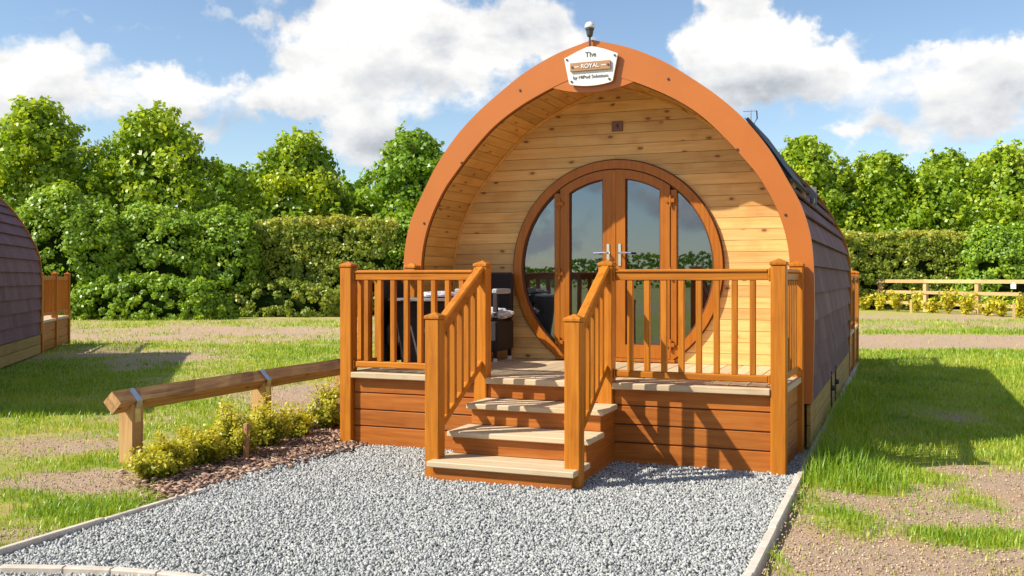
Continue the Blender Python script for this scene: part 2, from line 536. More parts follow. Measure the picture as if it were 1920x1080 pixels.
class MB:
    """collects shapes, build() links them as ONE mesh object"""

    def __init__(self):
        self.v = []
        self.f = []

    def add(self, verts, faces):
        o = len(self.v)
        self.v += [tuple(map(float, p)) for p in verts]
        self.f += [tuple(i + o for i in fc) for fc in faces]
        return self

    def box(self, x0, x1, y0, y1, z0, z1, c=0.0, mat=None):
        if x0 > x1: x0, x1 = x1, x0
        if y0 > y1: y0, y1 = y1, y0
        if z0 > z1: z0, z1 = z1, z0
        if c <= 0:
            vs = [(x, y, z) for z in (z0, z1) for y in (y0, y1) for x in (x0, x1)]
            fs = [(0, 2, 3, 1), (4, 5, 7, 6), (0, 1, 5, 4), (2, 6, 7, 3), (0, 4, 6, 2), (1, 3, 7, 5)]
        else:
            ids = {}
            vs = []
            X, Y, Z = (x0, x1), (y0, y1), (z0, z1)
            for i in (0, 1):
                for j in (0, 1):
                    for k in (0, 1):
                        si, sj, sk = 1 - 2 * i, 1 - 2 * j, 1 - 2 * k
                        for a in range(3):
                            p = [X[i] + si * c, Y[j] + sj * c, Z[k] + sk * c]
                            p[a] = (X[i], Y[j], Z[k])[a]
                            ids[(i, j, k, a)] = len(vs)
                            vs.append(tuple(p))
            fs = []
            for i in (0, 1):
                fs.append([ids[(i, j, k, 0)] for j, k in ((0, 0), (1, 0), (1, 1), (0, 1))])
                fs.append([ids[(j, i, k, 1)] for j, k in ((0, 0), (1, 0), (1, 1), (0, 1))])
                fs.append([ids[(j, k, i, 2)] for j, k in ((0, 0), (1, 0), (1, 1), (0, 1))])
            for i in (0, 1):
                for j in (0, 1):
                    fs.append([ids[(i, j, 0, 0)], ids[(i, j, 1, 0)], ids[(i, j, 1, 1)], ids[(i, j, 0, 1)]])
                    fs.append([ids[(i, 0, j, 0)], ids[(i, 1, j, 0)], ids[(i, 1, j, 2)], ids[(i, 0, j, 2)]])
                    fs.append([ids[(0, i, j, 1)], ids[(1, i, j, 1)], ids[(1, i, j, 2)], ids[(0, i, j, 2)]])
                    for k in (0, 1):
                        fs.append([ids[(i, j, k, a)] for a in range(3)])
            cen = np.array([(x0 + x1) / 2, (y0 + y1) / 2, (z0 + z1) / 2])
            V = np.array(vs)
            ff = []
            for fc in fs:
                n = np.cross(V[fc[1]] - V[fc[0]], V[fc[2]] - V[fc[0]])
                if np.dot(n, V[list(fc)].mean(0) - cen) < 0:
                    fc = fc[::-1]
                ff.append(tuple(fc))
            fs = ff
        if mat is not None:
            vs = [tuple(mat @ Vector(p)) for p in vs]
        return self.add(vs, fs)

    def prism(self, poly, y0, y1, axis='y'):
        """polygon in (x, z) extruded along y (or in (y, z) along x, or (x, y) along z)"""
        n = len(poly)

        def P(a, b, t):
            return (a, t, b) if axis == 'y' else (t, a, b) if axis == 'x' else (a, b, t)
        vs = [P(a, b, y0) for a, b in poly] + [P(a, b, y1) for a, b in poly]
        fs = [tuple(range(n))[::-1], tuple(range(n, 2 * n))]
        fs += [(i, (i + 1) % n, n + (i + 1) % n, n + i) for i in range(n)]
        return self.add(vs, fs)

    def strip(self, outer, inner, y0, y1, closed=False):
        """band between two (x, z) curves of equal length, extruded along y"""
        n = len(outer)
        vs = []
        for y in (y0, y1):
            vs += [(a, y, b) for a, b in outer] + [(a, y, b) for a, b in inner]
        fs = []
        m = n if closed else n - 1
        for i in range(m):
            j = (i + 1) % n
            fs.append((i, n + i, n + j, j))
            fs.append((2 * n + i, 2 * n + j, 3 * n + j, 3 * n + i))
            fs.append((i, j, 2 * n + j, 2 * n + i))
            fs.append((n + i, 3 * n + i, 3 * n + j, n + j))
        if not closed:
            for i in (0, n - 1):
                fs.append((i, 2 * n + i, 3 * n + i, n + i))
        return self.add(vs, fs)

    def tube(self, pts, radii, seg=8, cap=True):
        pts = [np.array(p, float) for p in pts]
        if isinstance(radii, (int, float)):
            radii = [radii] * len(pts)
        vs, fs = [], []
        for i, p in enumerate(pts):
            d = pts[min(i + 1, len(pts) - 1)] - pts[max(i - 1, 0)]
            d /= np.linalg.norm(d) + 1e-9
            a = np.array([0, 0, 1.]) if abs(d[2]) < .9 else np.array([1., 0, 0])
            e1 = np.cross(d, a)
            e1 /= np.linalg.norm(e1)
            e2 = np.cross(d, e1)
            for k in range(seg):
                q = 2 * math.pi * k / seg
                vs.append(p + radii[i] * (math.cos(q) * e1 + math.sin(q) * e2))
        for i in range(len(pts) - 1):
            for k in range(seg):
                k2 = (k + 1) % seg
                fs.append((i * seg + k, i * seg + k2, (i + 1) * seg + k2, (i + 1) * seg + k))
        if cap:
            fs.append(tuple(range(seg))[::-1])
            fs.append(tuple(range((len(pts) - 1) * seg, len(pts) * seg)))
        return self.add(vs, fs)

    def lathe(self, prof, cx, cy, seg=20):
        vs, fs = [], []
        for r, z in prof:
            for k in range(seg):
                q = 2 * math.pi * k / seg
                vs.append((cx + r * math.cos(q), cy + r * math.sin(q), z))
        for i in range(len(prof) - 1):
            for k in range(seg):
                k2 = (k + 1) % seg
                fs.append((i * seg + k, i * seg + k2, (i + 1) * seg + k2, (i + 1) * seg + k))
        fs.append(tuple(range(seg))[::-1])
        fs.append(tuple(range((len(prof) - 1) * seg, len(prof) * seg)))
        return self.add(vs, fs)

    def mesh(self, name, off=(0, 0, 0)):
        me = bpy.data.meshes.new(name)
        me.from_pydata([(a - off[0], b - off[1], c - off[2]) for a, b, c in self.v], [], self.f)
        me.update()
        return me

    def build(self, name, mat, parent=None, smooth=False, fix=False):
        off = OFF.get(parent.name, (0, 0, 0)) if parent else (0, 0, 0)
        me = self.mesh(name, off)
        if fix:
            import bmesh
            bm = bmesh.new()
            bm.from_mesh(me)
            bmesh.ops.recalc_face_normals(bm, faces=bm.faces)
            bm.to_mesh(me)
            bm.free()
        me.materials.append(M[mat] if isinstance(mat, str) else mat)
        if smooth:
            me.polygons.foreach_set('use_smooth', [True] * len(me.polygons))
        o = bpy.data.objects.new(name, me)
        col.objects.link(o)
        if parent:
            o.parent = parent
            OFF[o.name] = off
        return o


def tag(o, label=None, cat=None, group=None, kind=None):
    if label: o['label'] = label
    if cat: o['category'] = cat
    if group: o['group'] = group
    if kind: o['kind'] = kind
    return o


def thing(name, label, cat, loc=(0, 0, 0), group=None):
    o = bpy.data.objects.new(name, None)
    o.empty_display_size = 0.2
    o.location = loc
    col.objects.link(o)
    OFF[o.name] = tuple(loc)
    return tag(o, label, cat, group)


def np_mesh(name, V, Fc, mat, parent=None, tint=None, smooth=False):
    """fast mesh from arrays: V (n,3), Fc (m,k)"""
    off = np.array(OFF.get(parent.name, (0, 0, 0)) if parent else (0, 0, 0))
    V = np.asarray(V, np.float32) - off.astype(np.float32)
    Fc = np.asarray(Fc, np.int32)
    me = bpy.data.meshes.new(name)
    me.vertices.add(len(V))
    me.vertices.foreach_set('co', V.ravel())
    k = Fc.shape[1]
    me.loops.add(Fc.size)
    me.loops.foreach_set('vertex_index', Fc.ravel())
    me.polygons.add(len(Fc))
    me.polygons.foreach_set('loop_start', np.arange(0, Fc.size, k, dtype=np.int32))
    me.polygons.foreach_set('loop_total', np.full(len(Fc), k, np.int32))
    me.update(calc_edges=True)
    if tint is not None:
        a = me.attributes.new('tint', 'FLOAT', 'POINT')
        a.data.foreach_set('value', np.asarray(tint, np.float32))
    if smooth:
        me.polygons.foreach_set('use_smooth', np.ones(len(Fc), bool))
    me.materials.append(M[mat])
    o = bpy.data.objects.new(name, me)
    col.objects.link(o)
    if parent:
        o.parent = parent
        OFF[o.name] = tuple(off)
    return o


def text(body, size, mat, parent, name, loc, off, bold=0.0, depth=0.002):
    cu = bpy.data.curves.new('t', 'FONT')
    cu.body = body
    cu.size = size
    cu.align_x = 'CENTER'
    cu.align_y = 'CENTER'
    cu.extrude = depth
    cu.offset = bold
    to = bpy.data.objects.new('t', cu)
    col.objects.link(to)
    dg = bpy.context.evaluated_depsgraph_get()
    me = bpy.data.meshes.new_from_object(to.evaluated_get(dg))
    bpy.data.objects.remove(to)
    me.transform(Matrix.Translation(Vector(loc) - Vector(off)) @ Matrix.Rotation(math.pi / 2, 4, 'X'))
    me.materials.clear()
    me.materials.append(M[mat])
    me.name = name
    o = bpy.data.objects.new(name, me)
    col.objects.link(o)
    o.parent = parent
    return o


def vnoise(x, y, seed=0):
    """smooth value noise, arrays"""
    def h(i, j):
        n = (i.astype(np.int64) * 374761393 + j.astype(np.int64) * 668265263 + seed * 1442695041) & 0xffffffff
        n = ((n ^ (n >> 13)) * 1274126177) & 0xffffffff
        return ((n ^ (n >> 16)) & 0xffff) / 65535.0
    xi, yi = np.floor(x), np.floor(y)
    fx, fy = x - xi, y - yi
    fx, fy = fx * fx * (3 - 2 * fx), fy * fy * (3 - 2 * fy)
    a, b, c, d = h(xi, yi), h(xi + 1, yi), h(xi, yi + 1), h(xi + 1, yi + 1)
    return a + (b - a) * fx + (c - a) * fy + (a - b - c + d) * fx * fy


def fbm(x, y, s, seed=0, o=4):
    r, a, tot = 0, 1.0, 0
    for k in range(o):
        r = r + a * vnoise(x * s * 2 ** k, y * s * 2 ** k, seed + k)
        tot += a
        a *= .5
    return r / tot


def smooth(v, lo, hi):
    q = np.clip((v - lo) / (hi - lo), 0, 1)
    return q * q * (3 - 2 * q)


# ------------------------------------------------------------------ ground
KR = -0.685      # right kerb line x
KL = -4.41       # left kerb line x


def blobm(x, y, u, v, ru, rv):
    """soft elliptical patch on the ground around the place seen at (u, v)"""
    D = CAMZ * F / (v - 522)
    p = at(u, D)
    rd = rv * D / (v - 522)          # metres in depth
    rl = ru * D / F
    dx, dy = x - p[0], y - p[1]
    a = (dx * FW[0] + dy * FW[1]) / rd
    b = (dx * RT[0] + dy * RT[1]) / rl
    return np.exp(-(a * a + b * b) * 0.8)


def grass_mask(x, y):
    D = x * FW[0] + y * FW[1]
    n = fbm(x, y, .9, 3)
    n2 = fbm(x, y, .22, 11)
    g = 0.60 + (n - .5) * 1.0 + (n2 - .5) * .5
    right = smooth(x, -1.5, -.6)
    # right: bare soil in front, grass by the kerb and beside the pod
    gr = 0.15 + (n - .5) * .6 + (n2 - .5) * .2
    gr = gr + .70 * smooth(y, 7.9, 8.9)
    gr = gr - .9 * smooth(D, 19.5, 20.5) * (1 - smooth(D, 24, 26.0))
    gr = gr - .35 * smooth(D, 26, 28)
    for (u, v, ru, rv, a) in [(1600, 905, 75, 50, .75), (1530, 950, 60, 45, .45), (1700, 890, 120, 14, .6), (1800, 925, 120, 26, .2),
                              (1840, 945, 45, 22, .45), (1800, 1000, 110, 16, .55), (1900, 1015, 90, 15, .5), (1850, 1035, 40, 12, .25),
                              (1590, 965, 40, 14, .35), (1460, 1050, 22, 30, .4), (1640, 870, 110, 25, .5),
                              (1640, 940, 90, 14, -.35), (1800, 885, 60, 9, -.45), (1905, 930, 40, 25, -.35), (1650, 1040, 250, 25, -.3),
                              (1780, 780, 50, 15, -.35), (1880, 690, 60, 20, .1)]:
        gr = gr + a * blobm(x, y, u, v, ru, rv)
    gl = 0.62 + (n - .5) * .8 + (n2 - .5) * .3
    gl = gl - .22 * smooth(D, 22, 24.5) * (1 - smooth(D, 27.0, 30.5)) - .12 * smooth(D, 24, 28)
    for (u, v, ru, rv, a) in [(120, 890, 130, 35, -.7), (60, 840, 120, 22, -.35), (150, 840, 70, 20, -.3), (200, 905, 90, 16, -.5),
                              (70, 1000, 80, 26, -.35), (150, 990, 90, 30, .1), (130, 955, 100, 16, .4), (200, 862, 110, 20, .65), (60, 775, 80, 14, .5),
                              (180, 970, 60, 14, .4), (560, 745, 120, 30, -.5), (300, 720, 60, 14, -.12), (230, 690, 60, 10, -.2),
                              (330, 665, 90, 10, -.2), (560, 665, 90, 22, .45), (130, 720, 200, 40, .4), (30, 930, 90, 14, .35), (60, 1040, 60, 14, .3)]:
        gl = gl + a * blobm(x, y, u, v, ru, rv)
    return np.clip(gl * (1 - right) + gr * right, 0, 1)


def build_ground():
    def axis(lo, hi, d):
        core = np.arange(lo, hi + d / 2, d)
        out = np.cumsum(d * 1.35 ** np.arange(1, 28))
        out = out[out < 1500]
        return np.concatenate([lo - out[::-1], core, hi + out])
    xs, ys = axis(-20, 12, .11), axis(2.6, 24, .11)
    X, Y = np.meshgrid(xs, ys)
    X, Y = X.ravel(), Y.ravel()
    near = (np.abs(X + 6) < 40) & (np.abs(Y - 14) < 50)
    Z = np.where(near, (fbm(X, Y, .7, 21) - .5) * .05 + (fbm(X, Y, 5, 25) - .5) * .025, 0)
    inside = (X > KL + .05 - 1.0 * (Y > 6.1)) & (X < KR + .05) & (Y < 16.5)
    Z = np.where(inside, -.05, Z - .005)
    g = grass_mask(X, Y)
    nx = len(xs)
    I = np.arange(len(X)).reshape(len(ys), nx)
    Fc = np.stack([I[:-1, :-1], I[:-1, 1:], I[1:, 1:], I[1:, :-1]], -1).reshape(-1, 4)
    o = np_mesh('ground', np.stack([X, Y, Z], -1), Fc, 'soil_grass', smooth=True)
    a = o.data.attributes.new('grass', 'FLOAT', 'POINT')
    a.data.foreach_set('value', g.astype(np.float32))
    tag(o, kind='structure')
    o['label'] = 'patchy lawn of grass and bare soil round the pod'


build_ground()

# gravel drive bed + bark bed + kerbs
b = MB()
b.prism([(KL + .02, -2), (KR - .02, -2), (KR - .02, 16.3), (KR - .25, 16.3), (KR - .25, 8.4), (KL - .1, 8.4), (KL - .1, 5.4), (KL + .02, 5.0)], -.045, -.018, 'z')
o = b.build('gravel_drive', 'gravel_bed', fix=True)
tag(o, 'grey gravel parking apron in front of the deck', kind='structure')
b = MB()
b.prism([(-5.45, 6.0), (-5.1, 5.62), (-4.75, 5.42), (KL - .03, 5.3), (KL - .105, 5.45), (KL - .105, 9.6), (-5.45, 9.6)], -.04, .004, 'z')
o = b.build('planting_bed', 'mulch_bed', fix=True)
tag(o, 'bark mulch planting bed beside the gravel', kind='structure')

k = thing('kerb', None, None, (KR, 9, 0))
tag(k, 'long pale edging along the right side of the gravel', kind='structure')
y = 3.0
i = 0
while y < 17.2:
    L_ = .91
    b = MB().box(KR - .025, KR + .025, y + .004, y + L_ - .004, -.1, .028 + .006 * math.sin(i * 2.3), .006)
    b.build('edging_stone', 'concrete', k)
    y += L_
    i += 1
k = thing('kerb', None, None, (KL, 4.5, 0))
tag(k, 'pale edging between the gravel and the left lawn', kind='structure')
y = 2.7
while y < 5.3:
    MB().box(KL - .022, KL + .022, y + .004, min(y + .9, 5.45) - .004, -.1, .022 if y > 4.4 else .03, .006).build('edging_stone', 'concrete', k)
    y += .9
k = thing('kerb', None, None, (-4.0, 3.6, 0))
tag(k, 'short curved edging cutting across the gravel at bottom left', kind='structure')
cur = [(-4.55, 3.42), (-4.15, 3.56), (-3.84, 3.67), (-3.6, 3.735), (-3.35, 3.775), (-3.1, 3.79), (-2.8, 3.76), (-2.4, 3.66)]
for (a, c_) in zip(cur[:-1], cur[1:]):
    d = np.array(c_) - np.array(a)
    L_ = np.linalg.norm(d)
    mt = Matrix.Translation((a[0], a[1], 0)) @ Matrix.Rotation(math.atan2(d[1], d[0]), 4, 'Z')
    MB().box(.002, L_ - .002, -.025, .025, -.1, .028, .006, mt).build('edging_stone', 'concrete', k)


def rand_rot(n):
    q = rng.normal(size=(n, 4))
    q /= np.linalg.norm(q, axis=1)[:, None]
    w, x, y, z = q.T
    return np.stack([np.stack([1 - 2 * (y * y + z * z), 2 * (x * y - z * w), 2 * (x * z + y * w)], -1),
                     np.stack([2 * (x * y + z * w), 1 - 2 * (x * x + z * z), 2 * (y * z - x * w)], -1),
                     np.stack([2 * (x * z - y * w), 2 * (y * z + x * w), 1 - 2 * (x * x + y * y)], -1)], 1)


CUBE = np.array([(x, y, z) for z in (-1, 1) for y in (-1, 1) for x in (-1, 1)], float)
CUBEF = np.array([(0, 2, 3, 1), (4, 5, 7, 6), (0, 1, 5, 4), (2, 6, 7, 3), (0, 4, 6, 2), (1, 3, 7, 5)])


OCTA = np.array([(1, 0, 0), (-1, 0, 0), (0, 1, 0), (0, -1, 0), (0, 0, 1), (0, 0, -1)], float) * 1.25
OCTAF = np.array([(0, 2, 4), (2, 1, 4), (1, 3, 4), (3, 0, 4), (2, 0, 5), (1, 2, 5), (3, 1, 5), (0, 3, 5)])


def stones(n, sampler, size, flat, jitter, zfun, up=False, asp=.72, shard=False):
    P = sampler(n)
    n = len(P)
    BV, BF = (OCTA, OCTAF) if shard else (CUBE, CUBEF)
    nv = len(BV)
    V = BV[None] * np.array([1, asp, flat])[None, None] + rng.normal(size=(n, nv, 3)) * jitter * np.array([1, asp / .72, min(1, flat / .3)])
    V *= (size * rng.uniform(.55, 1.25, n))[:, None, None] * .5
    R = rand_rot(n)
    if up:
        an = rng.uniform(0, 2 * math.pi, n)
        tx = rng.normal(size=(n, 2)) * .25
        Rz = np.zeros((n, 3, 3))
        Rz[:, 0, 0] = Rz[:, 1, 1] = np.cos(an)
        Rz[:, 0, 1] = -np.sin(an)
        Rz[:, 1, 0] = np.sin(an)
        Rz[:, 2, 2] = 1
        Rz[:, 2, 0] = tx[:, 0]
        Rz[:, 2, 1] = tx[:, 1]
        R = Rz
    V = np.einsum('nij,nkj->nki', R, V)
    z = zfun(P, n)
    V += np.concatenate([P, z[:, None]], 1)[:, None]
    Fc = (BF[None] + (np.arange(n) * nv)[:, None, None]).reshape(-1, BF.shape[1])
    return V.reshape(-1, 3), Fc, n


def gravel_sampler(n):
    P = np.stack([rng.uniform(KL + .02, KR - .02, n), rng.uniform(2.4, 8.5, n)], -1)
    D = P @ FW
    edge = KL - .08 + .10 * fbm(P[:, 1], P[:, 1] * 0, 2.5, 5)
    ok = (D > 4.25) & ~((P[:, 0] > -3.1) & (P[:, 0] < -2.15) & (P[:, 1] > 6.45)) & ~((P[:, 1] > 7.5) & (P[:, 0] < -.85))
    ok &= rng.uniform(0, 1, n) < np.clip(1.35 - D / 24, .6, 1)
    return P[ok]


V, Fc, n = stones(158000, gravel_sampler, .0235, .50, .24, lambda P, n: -.012 + rng.uniform(0, .017, n) + (fbm(P[:, 0], P[:, 1], 1.3, 31) - .5) * .03, asp=.58, shard=True)
V2, F2, n2 = stones(5200, lambda n: np.stack([rng.uniform(KR - .16, KR - .03, n), rng.uniform(8.3, 16.3, n)], -1), .030, .5, .24, lambda P, n: -.01 + rng.uniform(0, .012, n), asp=.58, shard=True)
V3, F3, n3 = stones(2600, lambda n: np.stack([KL - .05 + rng.normal(0, .05, n), rng.uniform(5.3, 7.6, n)], -1), .026, .5, .24, lambda P, n: rng.uniform(0, .014, n), asp=.58, shard=True)
Va = np.concatenate([V, V2, V3])
Fa = np.concatenate([Fc, F2 + len(V), F3 + len(V) + len(V2)])
o = np_mesh('gravel', Va, Fa, 'gravel_stone', tint=np.repeat(np.clip(rng.beta(1.8, 1.8, n + n2 + n3), 0, 1), 6))
tag(o, 'loose crushed grey stone chippings over the drive', 'gravel', kind='stuff')


def chip_sampler(n):
    x = rng.uniform(-5.75, -4.25, n)
    y = rng.uniform(4.6, 9.6, n)
    e = fbm(y, y * 0, 1.7, 9)
    ok = (x < -4.52 + .22 * e + .12 * rng.normal(size=n) * .5) & (y > 5.15 - .75 * (x + 4.45) + .12 * rng.normal(size=n)) & (x > -5.5 + .06 * rng.normal(size=n))
    return np.stack([x, y], -1)[ok]


V, Fc, n = stones(15000, chip_sampler, .050, .14, .22, lambda P, n: .010 + rng.uniform(0, .02, n), up=True, asp=.36)
o = np_mesh('bark_chips', V, Fc, 'bark_chip', tint=np.repeat(rng.uniform(0, 1, n), 8))
tag(o, 'brown bark chippings scattered round the golden shrubs', 'bark', kind='stuff')


def clod_sampler(n):
    D = 4.3 * (13 / 4.3) ** rng.uniform(0, 1, n)
    lat = rng.uniform(-.6, .62, n) * D
    P = FW[None] * D[:, None] + RT[None] * lat[:, None]
    ok = ((P[:, 0] > KR + .04) | (P[:, 0] < -5.5) | ((P[:, 0] < KL - .05) & (P[:, 1] < 5.1 - .75 * (P[:, 0] + 4.45)))) & (grass_mask(P[:, 0], P[:, 1]) < .5)
    return P[ok]


V, Fc, n = stones(42000, clod_sampler, .0095, .6, .2, lambda P, n: -.006 + (fbm(P[:, 0], P[:, 1], .7, 21) - .5) * .05 + (fbm(P[:, 0], P[:, 1], 5, 25) - .5) * .025 + rng.uniform(0, .008, n))
t = NT('clod')
t.base(t.ramp(t.attr('tint'), [(0, (0.22, 0.145, 0.095)), (0.5, (0.44, 0.31, 0.205)), (0.93, (0.56, 0.42, 0.29)), (1, (0.60, 0.53, 0.44))]))
t.rough(0.95)
o = np_mesh('soil_crumbs', V, Fc, 'clod', tint=np.repeat(rng.uniform(0, 1, n), 8))
tag(o, 'small crumbs of dry soil and pebbles on the bare patches', 'soil', kind='stuff')


# ------------------------------------------------------------------ pod
def catmull(P, n=6):
    P = np.array(P, float)
    Q = np.vstack([2 * P[0] - P[1], P, 2 * P[-1] - P[-2]])
    out = []
    for i in range(1, len(Q) - 2):
        for k in range(n):
            t_ = k / n
            a, b_, c, d = Q[i - 1], Q[i], Q[i + 1], Q[i + 2]
            out.append(.5 * ((2 * b_) + (-a + c) * t_ + (2 * a - 5 * b_ + 4 * c - d) * t_ ** 2 + (-a + 3 * b_ - 3 * c + d) * t_ ** 3))
    out.append(Q[-2])
    return np.array(out)


OUT_R = catmull([(1.915, .40), (1.93, 1.0), (1.93, 1.45), (1.905, 1.78), (1.835, 2.04), (1.725, 2.26), (1.565, 2.545), (1.36, 2.81), (1.14, 3.02), (.89, 3.21), (.64, 3.375), (.34, 3.515), (0, 3.615)])
IN_R = catmull([(1.735, .40), (1.738, 1.0), (1.738, 1.45), (1.715, 1.74), (1.64, 2.01), (1.50, 2.285), (1.36, 2.47), (1.20, 2.655), (1.00, 2.855), (.80, 3.0), (.58, 3.12), (.30, 3.24), (0, 3.335)])


def full(c):
    return np.vstack([c * [-1, 1], (c[::-1])[1:]])


def inner_half(z):
    return float(np.interp(z, IN_R[:, 1], IN_R[:, 0]))


def resample(c, step):
    s = np.concatenate([[0], np.cumsum(np.linalg.norm(np.diff(c, axis=0), axis=1))])
    n = max(1, int(round(s[-1] / step)))
    q = np.linspace(0, s[-1], n + 1)
    return np.stack([np.interp(q, s, c[:, 0]), np.interp(q, s, c[:, 1])], -1)


def cross_n(p, q):
    d = q - p
    nrm = np.array([d[1], -d[0]])
    nrm /= np.linalg.norm(nrm)
    if nrm[0] < 0:
        nrm = -nrm
    return nrm


POD_LEN = 6.5


def tile_course(p, q, s, y0, y1, w, shift, seed):
    """one course of overlapping slates between profile points p (low) and q (high); s = side sign"""
    r = random.Random(seed)
    nrm = cross_n(p, q)
    ext = (q - p) * .22
    MBo = MB()
    tint = []
    y = y0 - shift
    while y < y1 - .01:
        a, b_ = max(y, y0), min(y + w, y1)
        if b_ - a > .02:
            j = r.uniform(0, .0015)
            lo = p + nrm * (.052 + j)
            lo2 = p + nrm * (.034)
            hi = q + ext + nrm * .007
            hi2 = q + ext + nrm * .001
            vs = []
            for yy in (a + .0012, b_ - .0012):
                vs += [(s * lo[0], yy, lo[1]), (s * hi[0], yy, hi[1]), (s * hi2[0], yy, hi2[1]), (s * lo2[0], yy, lo2[1])]
            fs = [(0, 1, 2, 3), (7, 6, 5, 4), (0, 4, 5, 1), (1, 5, 6, 2), (2, 6, 7, 3), (3, 7, 4, 0)]
            MBo.add(vs, fs)
            tint += [r.random()] * 8
        y += w
    return MBo, tint


def add_tint(o, tint):
    a = o.data.attributes.new('tint', 'FLOAT', 'POINT')
    a.data.foreach_set('value', np.asarray(tint, np.float32))


def pod_shell(root, single_tiles=False):
    """local coordinates: x across, y from the front arch backwards, z up"""
    FO, FI = full(OUT_R), full(IN_R)
    fo = MB().strip(FO, FI, 0, .045)
    fascia = fo.build('fascia', 'fascia_paint', root, fix=True)
    # wooden hull: outside just under the slates, inside the pine lining
    sh = MB().strip(full(OUT_R - [.070, .055] * np.stack([np.ones(len(OUT_R)), np.interp(OUT_R[:, 1], [1, 3], [0, 1])], -1) * np.where(OUT_R[:, :1] > 0, 1, [[0, 1]])), full(IN_R + [.022, .022]), .045, POD_LEN - .05)
    sh.build('hull', 'backing_dark', root, fix=True)
    rf = MB().strip(full(OUT_R), full(IN_R), POD_LEN - .05, POD_LEN)
    rear = rf.build('rear_fascia', 'oak_z', root, fix=True)
    # roof slates
    C = resample(OUT_R, .23)
    C = C - np.array([.058, .055])[None] * np.stack([np.interp(C[:, 1], [2.2, 3.6], [1, .4]), np.interp(C[:, 1], [1.4, 3.6], [0, 1.1])], -1)
    roof = MB().box(-.09, .09, .04, POD_LEN - .05, 3.572, 3.600, .012).build('roof_ridge', 'slate', root)
    for s in (1, -1):
        for i in range(len(C) - 1):
            p, q = C[i], C[i + 1]
            if single_tiles and s == 1:
                ysplit = 4.45
                mb, ti = tile_course(p, q, s, .05, ysplit, .305, .15 * (i % 2), i * 7)
                o = mb.build('slate_course', 'slate', roof, fix=True)
                add_tint(o, ti)
                o['kind'] = 'stuff'
                one, _ = tile_course(p, q, s, 0, .303, .305, 0, i)
                me = one.mesh('slate')
                me.materials.append(M['slate'])
                a = me.attributes.new('tint', 'FLOAT', 'POINT')
                a.data.foreach_set('value', np.full(len(me.vertices), .5, np.float32))
                y = ysplit - .15 * (i % 2)
                y = ysplit
                first = True
                while y < POD_LEN - .06:
                    w = .303
                    if first and i % 2:
                        w = .15
                    if y + w > POD_LEN - .05:
                        w = POD_LEN - .05 - y
                    t_ = bpy.data.objects.new('slate', me)
                    t_.location = (0, y, 0)
                    if abs(w - .303) > .01:
                        t_.scale = (1, w / .303, 1)
                    col.objects.link(t_)
                    t_.parent = roof
                    y += w + .002
                    first = False
            else:
                mb, ti = tile_course(p, q, s, .05, POD_LEN - .055, .305, .15 * (i % 2), i * 7 + s)
                o = mb.build('slate_course', 'slate', roof, fix=True)
                add_tint(o, ti)
    # skirting boards below the slates
    for s in (1, -1):
        for z0, z1 in ((.03, .205), (.213, .385)):
            MB().box(s * 1.865, s * 1.9, .05, POD_LEN - .02, z0, z1, .004).build('skirting_board', 'treated_y', root)
    MB().box(-1.86, 1.86, .1, POD_LEN - .1, .03, .60).build('floor_frame', 'oak_dark', root)
    # bolts on the fascia
    mid = [(1.215, 2.75), (.54, 3.30), (1.66, 2.16), (.9, 3.06)]
    for bx, bz in [(.70, 3.205), (1.30, 2.555), (1.70, 1.985)]:
        for s in (1, -1):
            MB().tube([(s * bx, .001, bz), (s * bx, -.008, bz)], [.013, .010], 8).build('bolt', 'number_dark', fascia)
    return fascia


def rear_porch(root, dy=0.0):
    """small balustraded deck behind a pod"""
    ys = [6.62 + dy, 8.15 + dy, 9.70 + dy]
    for s in (1, -1):
        for y in ys:
            p = MB().box(s * 1.80, s * 1.91, y, y + .11, 0, 1.53, .006).build('post', 'oak_z', root)
            cap(MB(), s * 1.855, y + .055, 1.53, .064).build('cap', 'oak_z', p)
        for a, b_ in zip(ys[:-1], ys[1:]):
            MB().box(s * 1.83, s * 1.885, a + .111, b_ - .001, 1.42, 1.49, .008).build('rail', 'oak_y', root)
            MB().box(s * 1.83, s * 1.885, a + .111, b_ - .001, .72, .77, .008).build('rail', 'oak_y', root)
            MB().box(s * 1.80, s * 1.90, a + .112, b_ - .002, .585, .635, .004).build('edge_board', 'tan_deck_y', root)
            for z0, z1 in ((.04, .21), (.22, .39), (.40, .575)):
                MB().box(s * 1.84, s * 1.875, a + .112, b_ - .002, z0, z1, .003).build('panel_board', 'oak_panel_y', root)
            n_ = 10
            for k_ in range(n_):
                y = a + .11 + (b_ - a - .11) * (k_ + .5) / n_
                MB().box(s * 1.84, s * 1.878, y - .02, y + .02, .771, 1.419).build('baluster', 'oak_z', root)
    x = -1.795
    while x < 1.78:
        MB().box(x, min(x + .14, 1.795), 6.55 + dy, 9.78 + dy, .60, .634, .003).build('deck_board', 'tan_deck_y', root)
        x += .145


def cap(mb, x, y, z, r, h=.032):
    """shallow pyramid post cap"""
    mb.box(x - r, x + r, y - r, y + r, z, z + .028, .006)
    q = r - .008
    mb.add([(x - q, y - q, z + .0285), (x + q, y - q, z + .0285), (x + q, y + q, z + .0285), (x - q, y + q, z + .0285), (x, y, z + .028 + h)],
           [(0, 1, 4), (1, 2, 4), (2, 3, 4), (3, 0, 4)])
    return mb


PX, PY = -2.606, 8.5
pod = thing('glamping_pod', 'arched timber glamping pod with orange fascia and round glazed doors', 'pod')
fascia = pod_shell(pod)
rear_porch(pod)
